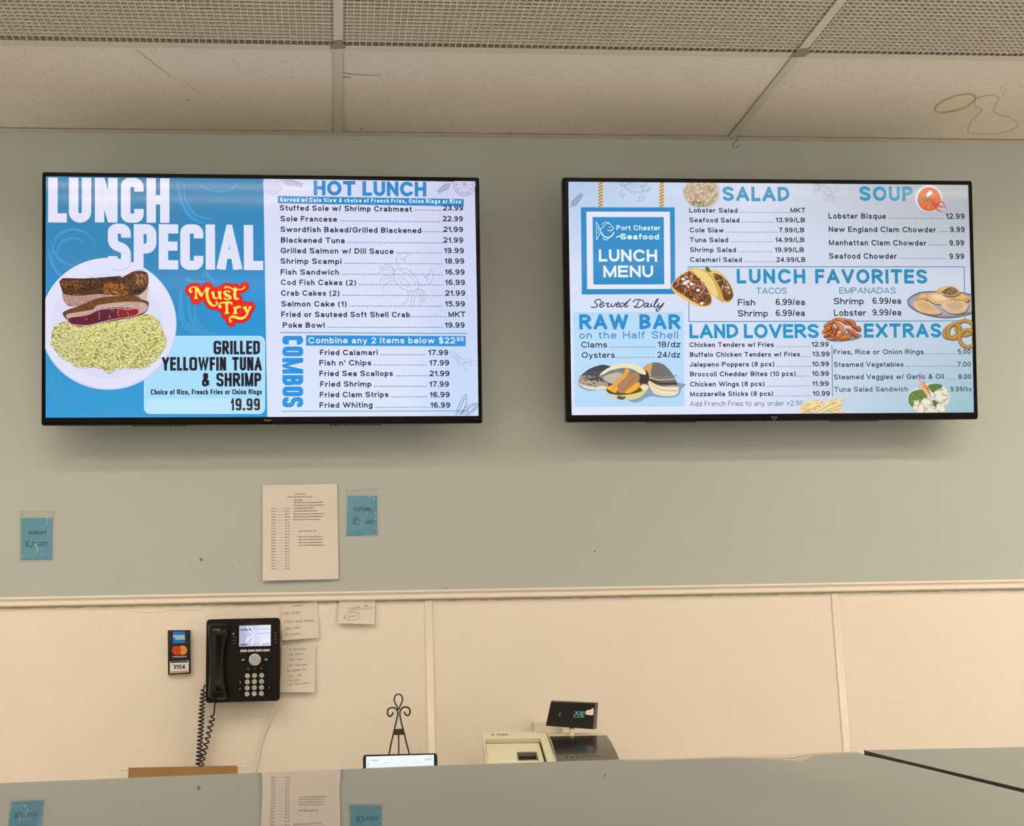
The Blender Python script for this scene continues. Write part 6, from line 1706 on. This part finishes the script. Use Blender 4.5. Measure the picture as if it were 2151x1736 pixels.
slab_key('headset_key', [(1328, 1324), (1408, 1322), (1406, 1406), (1326, 1408)], 12, 0.0025, M_PH2, PH, lambda S: S.stroke([(px(1364), py(1344)), (px(1372), py(1366)), (px(1362), py(1388))], .9, (150, 142, 132), 4))
w = MB()
w.tube([P(px(1437), py(1472), FY - .0002), P(px(1437), py(1472), FY - .0009)], 0.0027, 14)
w.build('microphone_hole', M_VENT, PH)
M_LED = mat('indicator white', (0.5, 0.5, 0.5), 0.4)
M_LEDR = mat('indicator red lit', (0.5, 0.02, 0.02), 0.3, emit=(1.0, 0.10, 0.10), es=1.6)
for i, (x, y) in enumerate([(747, 429), (764, 486), (763, 542), (762, 600), (1478, 410), (1478, 466), (1476, 522), (1475, 578)]):
    w = MB()
    r = 0.0022 if i == 0 else 0.0011
    w.tube([P(px(x), py(y), FY), P(px(x), py(y), FY - .0012)], r, 10)
    if i: w.tube([P(px(x - 22), py(y), FY), P(px(x - 22), py(y), FY - .0004)], .0005, 6); w.tube([P(px(x + 22), py(y), FY), P(px(x + 22), py(y), FY - .0004)], .0005, 6)
    o = w.build('indicator_light', M_LEDR if i == 0 else M_LED, PH)
    if i == 0: o['label'] = 'lit red indicator light'
# coiled cord: down from the handset, bend hidden behind the case, up to the body
def coil(path, r, turns, n=14):
    path = [Vector(p) for p in path]
    ln = [0]
    for a, b_ in zip(path, path[1:]): ln.append(ln[-1] + (b_ - a).length)
    out = []
    N = int(turns * n)
    for i in range(N + 1):
        s = ln[-1] * i / N
        j = max(k for k in range(len(ln)) if ln[k] <= s + 1e-9); j = min(j, len(path) - 2)
        t_ = (s - ln[j]) / (ln[j + 1] - ln[j])
        c = path[j].lerp(path[j + 1], t_)
        d = (path[j + 1] - path[j]).normalized()
        e1 = Vector((0, -1, 0)); e1 = (e1 - d * e1.dot(d)).normalized(); e2 = d.cross(e1)
        a = 2 * math.pi * turns * i / N
        out.append(c + (e1 * math.cos(a) + e2 * math.sin(a)) * r)
    return out
M_CORD = mat('black cord', (0.008, 0.008, 0.008), 0.35)
Cc = lambda x, y: (380 + x / 7.233, 1420 + y / 7.233)
left_leg = [P(*Cc(x, y), -0.030) for x, y in smooth([(348, 215), (336, 280), (326, 400), (312, 600), (302, 800), (290, 1000), (280, 1150), (268, 1300), (262, 1420)], 5)]
right_leg = [P(*Cc(x, y), -0.028) for x, y in smooth([(485, 600), (470, 680), (445, 780), (425, 870), (402, 960), (380, 1050), (355, 1150), (330, 1260), (308, 1370), (288, 1480), (275, 1600)], 5)]
w = MB()
r_ = 36 / 7.233 * 0.001375
pts1 = coil(left_leg, r_, 20.6)
e = P(*Cc(262, 1420), -0.030)
pts1b = coil([e, e + Vector((.002, 0, -.04)), e + Vector((.012, .004, -.058)), e + Vector((.022, .006, -.045)), P(*Cc(275, 1600), -0.028)], r_, 7)
w.tube([P(430, 1440, -0.052)] + pts1, 0.0021, 7)
w.tube(pts1b, 0.0021, 7)
lead = [P(*Cc(x, y), yy) for x, y, yy in smooth([(532, 410, -.040), (512, 450, -.036), (508, 520, -.031), (505, 570, -.028), (498, 600, -.028)], 5)]
w.tube(lead + coil(right_leg, r_ * .92, 11.6)[4:], 0.0021, 7)
w.build('coiled_cord', M_CORD, PH)
# white line cable to the wall
M_WCAB = mat('white cable', (0.86, 0.84, 0.80), 0.45)
w = MB()
w.tube([P(*Cc(x, y), yy) for x, y, yy in smooth([(1425, 385, -.034), (1412, 470, -.016), (1370, 620, -.008), (1310, 760, -.006), (1250, 920, -.005), (1210, 1060, -.005), (1185, 1180, -.005), (1160, 1320, -.005), (1110, 1500, -.005), (1070, 1660, -.006)], 6)], 0.0028, 8)
w.build('line_cable', M_WCAB, PH)

# ------------------------------------------------------------------ on the back counter
# hanging folder standing on the counter
M_KRAFT = mat('brown kraft board', alb((142, 100, 52), 0.86), 0.75, var=(14, 0.12))
HY = -0.165
a, b_ = P(270, 1613.5, HY), P(498.5, 1609.0, HY)
t = thing('file_folder', 'brown hanging file folder standing behind the display case, under the telephone', 'file folder', ((a.x + b_.x) / 2, HY, CT))
w = MB()
for dy, dz in ((0.0, 0), (0.010, -0.004)):
    w.hexa([(a.x - .004, HY + dy * 2, CT), (b_.x + .000, HY + dy * 2, CT), (b_.x + .000, HY + dy * 2 - .0008, CT), (a.x - .004, HY + dy * 2 - .0008, CT), (a.x, HY + dy, a.z + dz), (b_.x, HY + dy, b_.z + dz), (b_.x, HY + dy - .0008, b_.z + dz), (a.x, HY + dy - .0008, a.z + dz)])
w.build('folder_body', M_KRAFT, t)
M_HOOK = mat('white hook', (0.78, 0.75, 0.68), 0.4)
for s, p in ((-1, a), (1, b_)):
    w = MB()
    q0 = Vector((p.x - s * .012, HY + .003, p.z - .006))
    w.tube([q0, Vector((p.x + s * .004, HY + .003, p.z - .004)), Vector((p.x + s * .015, HY + .003, p.z - .0035)), Vector((p.x + s * .018, HY + .003, p.z - .0055)), Vector((p.x + s * .0175, HY + .003, p.z - .010))], 0.0026, 8)
    w.build('hook', M_HOOK, t)

# plate easel and tablet
M_IRON = mat('black wire', (0.006, 0.006, 0.006), 0.4)
ke = K(8.679, 720, 1440)
def ey(y):      # the easel leans back: y picture row -> depth
    return -0.105 - 0.045 * (y - 150) / 1100
def E3(pts): return [P(*ke([(x, y)])[0], ey(y)) for x, y in pts]
foot = P(838, 1600, ey(1250))
t = thing('plate_easel', 'black wire easel with a looped scroll top, holding the tablet', 'easel', (foot.x, -0.2, CT))
w = MB()
R = 0.0019
loop = smooth([(1010, 450), (985, 380), (950, 310), (938, 250), (960, 190), (1015, 165), (1070, 190), (1090, 250), (1078, 310), (1045, 380), (1022, 450)], 6)
w.tube(E3(loop), R, 8)
w.build('top_loop', M_IRON, t)
for side in (0, 1):
    w = MB()
    if side == 0: pts = [(920, 495), (895, 545), (862, 568), (828, 545), (815, 495), (835, 435), (905, 408), (965, 428), (1000, 480), (1000, 540), (985, 620), (955, 750), (920, 900), (885, 1050), (850, 1230), (800, 1480)]
    else: pts = [(1120, 485), (1145, 535), (1178, 555), (1215, 530), (1228, 475), (1205, 420), (1140, 398), (1080, 420), (1045, 480), (1042, 540), (1055, 620), (1085, 750), (1120, 880), (1160, 1050), (1208, 1230), (1260, 1480)]
    sp = smooth(pts, 6)
    L3 = E3(sp)
    end = L3[-1]; d = (L3[-1] - L3[-8]).normalized()
    k = (end.z - CT - R) / -d.z
    w.tube(L3 + [end + d * k], R * 1.15, 8)
    w.build('front_leg', M_IRON, t)
w = MB()
pl = [(948, 800), (1098, 797), (1125, 905), (925, 912)]
f0 = E3(pl)
w.hexa([f0[3], f0[2], f0[2] + Vector((0, .0015, 0)), f0[3] + Vector((0, .0015, 0)), f0[0], f0[1], f0[1] + Vector((0, .0015, 0)), f0[0] + Vector((0, .0015, 0))])
w.build('hinge_plate', M_IRON, t)
w = MB()
a = E3([(1020, 850)])[0]
w.tube([a + Vector((0, .003, 0)), Vector((a.x + .002, -0.012, CT + R))], R, 8)
w.build('rear_leg', M_IRON, t)
# ledge of the easel
tabz = P(838, 1585, -0.19).z
w = MB()
lz = tabz - 0.137
for s in (-1, 1):
    x = foot.x + s * .055
    w.tube([Vector((x, -0.178, lz)), Vector((x, -0.215, lz)), Vector((x, -0.217, lz + .006)), Vector((x, -0.216, lz + .014))], R, 8)
w.tube([Vector((foot.x - .075, -0.179, lz)), Vector((foot.x + .075, -0.179, lz))], R, 8)
w.build('ledge', M_IRON, t)

TY = -0.195
kt = ke
tl_, tr_ = P(*kt([(368, 1272)])[0], TY), P(*kt([(1722, 1240)])[0], TY)
t = thing('tablet', 'black tablet with a white orders screen, leaning on the wire easel', 'tablet', ((tl_.x + tr_.x) / 2, TY, lz + .003))
ex = (tr_ - tl_).normalized()
tilt = 0.12
ez = Vector((0, math.sin(tilt), math.cos(tilt)))
ez = (ez - ex * ez.dot(ex)).normalized()
nn = ex.cross(ez).normalized()
if nn.y > 0: nn = -nn
Wt = (tr_ - tl_).length; Ht = 0.132
def TB(x, z, d): return tl_ + ex * x - ez * z + nn * d
w = MB()
rr_ = lambda g, d: [TB(x, z, d) for x, z in rrect(-0 + g, 0 + g, Wt - g, Ht - g, 0.008 - g * .5)]
w.loft([rr_(.001, -.009), rr_(0, -.007), rr_(0, -.001), rr_(.0012, 0)], True, True, True, 0, False)
w.build('tablet_case', mat('tablet black', (0.007, 0.007, 0.008), 0.3), t)
S = Sheet(TB(0, 0, .0003), ex, ez)
scr = kt([(425, 1302), (1660, 1268), (1668, 1700), (425, 1730)])
S.grad(scr, 4, 6, lambda u, v: lerp((240, 250, 250), (228, 242, 246), v)); S.up()
ink = (104, 116, 120)
def tt(s, x0, y, x1, cap, c=ink, w=.14):
    a = kt([(x0, y), (x1, y)]); S.text(s, a[0][0], a[0][1], a[1][0], cap, c, w, .12)
tt('Orders', 530, 1388, 648, 3.4); tt('Ready 0', 745, 1424, 862, 1.9, (170, 184, 188)); tt('New 0', 1312, 1414, 1400, 1.9, (170, 184, 188))
S.poly(kt([(1490, 1335), (1622, 1330), (1622, 1368), (1490, 1374)]), (206, 220, 222)); S.up(); tt('Open', 1530, 1362, 1590, 2.2, (140, 156, 160))
S.ell(*kt([(1606, 1298)])[0], 1.1, .9, (120, 132, 136), n=8); S.ell(*kt([(466, 1378)])[0], 1.0, 1.2, (160, 174, 178), n=8); S.ell(*kt([(466, 1438)])[0], 1.0, 1.5, (60, 70, 76), n=8); S.ell(*kt([(466, 1490)])[0], .9, .9, (176, 190, 192), n=8); S.stroke(kt([(1530, 1300), (1580, 1298)]), .6, (190, 204, 206), 0)
S.mb.build('screen', M_SCREEN, t, recalc=False)

# cash register
M_BEIGE = mat('register beige', alb((222, 199, 154), 0.98), 0.5, var=(10, 0.03))
M_BEIGD = mat('register beige edge', alb((214, 190, 145), 0.98), 0.5)
M_SMOKE = mat('smoked window', (0.022, 0.022, 0.021), 0.16, spec=0.5)
kr = K(6.518, 990, 1450)
def RP(x, y, d): return P(*kr([(x, y)])[0], d)
T = thing('cash_register', 'beige cash register with a dark display window on the back counter', 'cash register', (RP(1050, 900, -.3).x, -0.32, CT))
# depth grows towards the viewer down the sloping top
def sl(y): return -0.17 - 0.30 * (y - 575) / 420
# printer half: outer shell
w = MB()
A = [RP(155, 580, sl(580)), RP(1020, 572, sl(572)), RP(1160, 968, sl(968)), RP(205, 1003, sl(1003))]
dn = (A[3] - A[0]).normalized()
A2 = [A[0], A[1], A[2] + (A[2] - A[1]).normalized() * .05, A[3] + dn * .05]
def down(p, z=CT): return Vector((p.x, p.y, z))
low = [down(A2[3]), down(A2[2]), down(A2[1]), down(A2[0])]
# top as a frame around the recessed printer lid
lid_o = [(190, 670), (950, 660), (1050, 1000), (215, 1010)]
F4 = [RP(x, y, sl(y)) for x, y in lid_o]
for i in range(4):
    w.quad(A2[i], A2[(i + 1) % 4], F4[(i + 1) % 4], F4[i])
w.quad(A2[3], A2[2], low[1], low[0]); w.quad(A2[1], A2[0], low[3], low[2]); w.quad(A2[0], A2[3], low[0], low[3]); w.quad(A2[2], A2[1], low[2], low[1])
n_ = (F4[1] - F4[0]).cross(F4[3] - F4[0]).normalized()
if n_.z > 0: n_ = -n_
G4 = [p + n_ * .012 for p in F4]
for i in range(4): w.quad(F4[i], F4[(i + 1) % 4], G4[(i + 1) % 4], G4[i])
w.build('printer_housing', M_BEIGE, T, recalc=True)
# lid with the paper slot
w = MB()
def on(pts, d):
    o = []
    n2 = -n_
    for x, y in pts:
        p = RP(x, y, sl(y)); o.append(p + n2 * d)
    return o
lid = [(200, 690), (930, 680), (1015, 985), (218, 995)]
slot = [(628, 812), (890, 806), (920, 918), (648, 925)]
L0 = on(lid, -.009); S0 = on(slot, -.009); S1 = on(slot, -.019)
for i in range(4):
    j = (i + 1) % 4
    w.quad(L0[i], L0[j], S0[j], S0[i]); w.quad(S0[i], S0[j], S1[j], S1[i]); w.quad(L0[i], L0[j], on(lid, -.013)[j], on(lid, -.013)[i])
w.hexa(on([(378, 925), (630, 922), (630, 870), (378, 872)], -.009) + on([(382, 922), (628, 919), (628, 873), (382, 875)], -.0075))
w.build('printer_lid', M_BEIGE, T)
w = MB()
w.quad(*on([(630, 812), (892, 806), (922, 918), (646, 925)], -.017))
for i in range(4):
    a_, b2 = [(622, 806), (896, 800), (926, 922), (640, 930)], [(636, 828), (880, 822), (900, 906), (656, 912)]
    j = (i + 1) % 4
    w.quad(*on([a_[i], a_[j], b2[j], b2[i]], -.0082))
w.build('receipt_window', M_SMOKE, T, recalc=False)
w = MB(); w.hexa(on([(210, 985), (920, 975), (920, 940), (210, 950)], -.008) + on([(212, 980), (918, 970), (918, 944), (212, 954)], -.004)); w.build('lid_lip', M_BEIGE, T)
w = MB(); w.quad(*on([(215, 990), (930, 978), (930, 984), (216, 1000)], -.0035)); w.build('lid_gap', M_VENT, T, recalc=False)
S = Sheet(RP(390, 600, sl(600)) - n_ * .0006, (A[1] - A[0]), (A[0] - A[3]))
a = kr([(283, 618), (500, 614)])
S.text('SE-C2000 N', a[0][0], a[0][1], a[1][0], 3.0, (128, 104, 68), 0.17, 0.16)
for i in range(len(S.mb.c)): S.mb.c[i] = (0.16, 0.13, 0.09)
S.mb.build('printed_name', M_KEYP, T, recalc=False)
# display half: curved beige cheek and smoked window
w = MB()
n2 = -n_
prof_l = [(1030, 580), (1060, 640), (1090, 720), (1120, 820), (1150, 930), (1175, 1030)]
prof_r = [(1810, 585), (1858, 648), (1905, 740), (1950, 830), (2000, 930), (2040, 1030)]
def D(p, lift): return RP(p[0], p[1], sl(p[1]) - .004) + n2 * lift
hump = [0, .004, .007, .008, .006, .002]
for i in range(5):
    w.quad(D(prof_l[i], hump[i] - .002), D(prof_r[i], hump[i] - .002), D(prof_r[i + 1], hump[i + 1] - .002), D(prof_l[i + 1], hump[i + 1] - .002), sm=True)
pl_, pr_ = [D(p, h - .002) for p, h in zip(prof_l, hump)], [D(p, h - .002) for p, h in zip(prof_r, hump)]
w.quad(*pl_, down(pl_[-1]), down(pl_[0])); w.quad(*pr_, down(pr_[-1]), down(pr_[0])); w.quad(pl_[0], pr_[0], down(pr_[0]), down(pl_[0])); w.quad(pl_[-1], pr_[-1], down(pr_[-1]), down(pl_[-1]))
w.build('display_housing', M_BEIGD, T)
w = MB()
wl = [(1072, 658), (1098, 735), (1125, 825), (1152, 925), (1180, 1035)]
wr = [(1852, 645), (1905, 738), (1952, 832), (2003, 932), (2050, 1035)]
for i in range(4):
    w.quad(D(wl[i], hump[i + 1] + .0005), D(wr[i], hump[i + 1] + .0005), D(wr[i + 1], hump[min(5, i + 2)] + .0005), D(wl[i + 1], hump[min(5, i + 2)] + .0005), sm=True)
w.build('operator_window', M_SMOKE, T, recalc=False)
S = Sheet(D((1550, 880), hump[3] + .0012), (D(wr[2], 0) - D(wl[2], 0)), (D((1500, 780), .008) - D((1520, 920), .0065)))
a = kr([(1340, 898), (1550, 898), (1600, 895), (1790, 893)])
S.text('0 DEPT', a[0][0], a[0][1], a[1][0], 3.6, (88, 88, 80), 0.09, 0.3); S.text('2590', a[2][0], a[2][1], a[3][0], 3.8, (76, 96, 92), 0.09, 0.3)
for i in range(len(S.mb.c)): S.mb.c[i] = (0.16, 0.17, 0.155)
S.mb.build('display_digits', vcmat('window print', 0, 0.16), T, recalc=False)
# customer display on its post
DYc = -0.20
w = MB()
a = RP(1375, 570, -.215)
w.tube([Vector((a.x, a.y, a.z - .02)), RP(1375, 500, -.185)], 0.0065, 12)
w.build('display_post', M_BEIGD, T)
dh = [(1085, 148), (1738, 172), (1715, 540), (1018, 492)]
fc = [(1090, 160), (1700, 178), (1665, 540), (1018, 492)]
def DP(p, d): return RP(p[0], p[1], DYc + d)
w = MB()
_a, _b, _c = DP(fc[0], .012), DP(fc[1], .012), DP(fc[3], 0)
_n = (_b - _a).cross(_c - _a).normalized()
def FP(p, lift=0.0):
    """point of the flat front of the display"""
    q_ = kr([p])[0]; d_ = ray(*q_)
    r3 = CAMPOS + d_ * ((_a - CAMPOS).dot(_n) / d_.dot(_n))
    return r3 + (_n if _n.y < 0 else -_n) * lift
w.hexa([FP(fc[3]), FP(fc[2]), DP((1715, 535), .030), DP((1060, 490), .034), FP(fc[0]), FP(fc[1]), DP((1738, 172), .036), DP((1100, 140), .036)])
cd_ = w.build('customer_display', mat('display shell', (0.012, 0.013, 0.013), 0.28, spec=0.35), T, 0.0012)
w = MB()
w.quad(*[FP(p, .0006) for p in ((1096, 172), (1685, 190), (1655, 530), (1028, 486))])
w.build('display_window', mat('display window', (0.003, 0.005, 0.005), 0.08, spec=0.2), cd_, recalc=False)
f_o = FP((1350, 350))
ex_ = (DP(fc[1], .012) - DP(fc[0], .012)).normalized(); ez_ = (DP(fc[0], .012) - DP(fc[3], 0)).normalized()
S = Sheet(f_o, ex_, (ez_ - ex_ * ez_.dot(ex_)))
nq = S.n
S.o = S.o + nq * .0011
kd = K(13.44, 1110, 1460)
SEG = {'2': 'abged', '5': 'afgcd', '9': 'abcdfg', '0': 'abcdef'}
for ch, x in zip('2590', (1320, 1392, 1470, 1545)):
    y0, y1, ym, hw = 480, 632, 556, 24
    q = lambda xx, yy: (x + xx + (556 - yy) * .12, yy)
    segs = {'a': [q(-hw, y0), q(hw, y0)], 'b': [q(hw, y0 + 8), q(hw, ym - 6)], 'c': [q(hw, ym + 6), q(hw, y1 - 8)], 'd': [q(-hw, y1), q(hw, y1)], 'e': [q(-hw, ym + 6), q(-hw, y1 - 8)], 'f': [q(-hw, y0 + 8), q(-hw, ym - 6)], 'g': [q(-hw, ym), q(hw, ym)]}
    for s in SEG[ch]: S.stroke(kd(segs[s]), .95, (108, 206, 196), 0)
S.mb.build('lit_digits', M_SCREEN, cd_, recalc=False)
S = Sheet(f_o, ex_, (ez_ - ex_ * ez_.dot(ex_))); S.o = S.o + nq * .0013
S.poly(kd([(1610, 525), (1640, 450), (1720, 430), (1780, 410), (1812, 372), (1842, 430), (1836, 520), (1820, 575), (1700, 572), (1640, 560)]), (226, 196, 178), 3); S.up()
S.stroke(kd([(1660, 500), (1700, 480), (1725, 505), (1760, 480)]), .8, (176, 132, 112), 4)
for i, c_ in enumerate(S.mb.c): S.mb.c[i] = tuple(min(.85, v / k / .9) for v, k in zip(c_, LIGHT_COL))
o = S.mb.build('sticker', M_KEYP, cd_, recalc=False); o['label'] = 'torn pale sticker remains'
for pts in ([(880, 502), (910, 506), (908, 524), (878, 522)], [(862, 572), (898, 576), (896, 594), (860, 592)]):
    S = Sheet(f_o, ex_, (ez_ - ex_ * ez_.dot(ex_))); S.o = S.o + nq * .0013
    S.poly(kd(pts), (206, 206, 200)); S.mb.c[0] = (.6, .6, .58)
    S.mb.build('printed_mark', M_KEYP, cd_, recalc=False)

# white box and cable cover on the wall behind the register
w = MB()
bx = [RP(835, 425, 0), RP(1250, 425, 0), RP(1250, 560, 0)]
w.box((bx[0].x, -0.028, CT + 0.02), (bx[1].x, -0.0005, bx[0].z))
o = w.build('wall_box', mat('off-white box', (0.78, 0.76, 0.70), 0.4), None, 0.002)
tag(o, 'off-white surface box on the wall, partly hidden behind the register display', 'wall box')
w = MB()
a_ = RP(1232, 500, -.03); b_ = RP(1325, 500, -.03)
w.box((a_.x, -0.05, CT + .02), (b_.x, -0.0295, RP(1290, 500, -.05).z + .014))
o = w.build('plug_adapter', mat('bright white plastic', (0.86, 0.83, 0.76), 0.35), None, 0.002)
tag(o, 'bright white power adapter in front of the wall box, under the customer display', 'adapter')

# S-hook hanging from the ceiling grid on a plastic tie
kh = K(19.29, 1490, 240)
HKY = -0.02
t0 = P(*kh([(1050, 930)])[0], HKY)
t = thing('ceiling_hook', 'bent wire S-hook hanging from the ceiling grid above the right television', 'hook', (t0.x, HKY, P(*kh([(1070, 1390)])[0], HKY).z))
w = MB()
w.tube([P(*kh([q_])[0], HKY) for q_ in smooth([(845, 1040), (900, 960), (980, 925), (1080, 930), (1140, 980), (1140, 1040), (1080, 1110), (990, 1170), (945, 1240), (960, 1320), (1010, 1375), (1080, 1385), (1160, 1320), (1250, 1240)], 5)], 0.00085, 7)
w.build('wire_hook', mat('dull wire', (0.10, 0.09, 0.06), 0.4, metal=0.7), t)
w = MB()
for q_ in ([(885, 700, -.036), (950, 725, -.03), (1010, 790, -.024), (1045, 870, -.021), (1055, 935, -.02)], [(1235, 690, -.036), (1150, 720, -.03), (1100, 790, -.024), (1075, 870, -.021), (1060, 935, -.02)]):
    w.tube([P(*kh([(x, y)])[0], d) for x, y, d in smooth(q_, 4)], 0.0011, 7)
w.build('tie', mat('plastic tie', (0.80, 0.77, 0.62), 0.4), t)

# flecks and flaking paint on the wall
M_FLECK = mat('wall fleck', (0.10, 0.09, 0.06), 0.8)
M_FLAKE = mat('green flake', (0.20, 0.26, 0.08), 0.8)
w = MB()
for x, y, r in ((1249, 1159, 2.0), (1952, 1191, 1.2), (1657, 1197, .9), (734, 1235, 1.2), (502, 1178, 1.3), (936, 1236, 1.6), (1726, 1118, 1.1), (320, 970, 1.0)):
    c = P(x, y, -0.0004); s = r * .00137
    w.quad(*[c + Vector((s * math.cos(a) * (1 + .3 * math.sin(3 * a)), 0, s * .7 * math.sin(a))) for a in [k * .628 for k in range(10)]], mi=0)
for x, y in ((424, 1177), (421, 1174)):
    c = P(x, y, -0.0008); s = .003
    w.hexa([c + Vector(v) * s for v in ((-1, .2, -1), (1, .2, -.6), (1, -.2, -.6), (-1, -.2, -1), (-.4, .2, .8), (.8, .2, 1), (.8, -.2, 1), (-.4, -.2, .8))], mi=1)
tag(w.build('trim_20', [M_FLECK, M_FLAKE], None, recalc=False), kind='structure')
w = MB()
for ln in ([(270, 1283), (300, 1286), (322, 1287), (340, 1281)], [(330, 1289), (352, 1283), (372, 1281.5), (400, 1282), (424, 1280)], [(368, 1288), (380, 1285), (384, 1287)], [(446, 1284), (452, 1290), (455, 1297)]):
    w.tube([P(x, y, -0.0006) for x, y in smooth(ln, 4)], 0.0009, 5)
tag(w.build('trim_21', M_LOW), kind='structure')
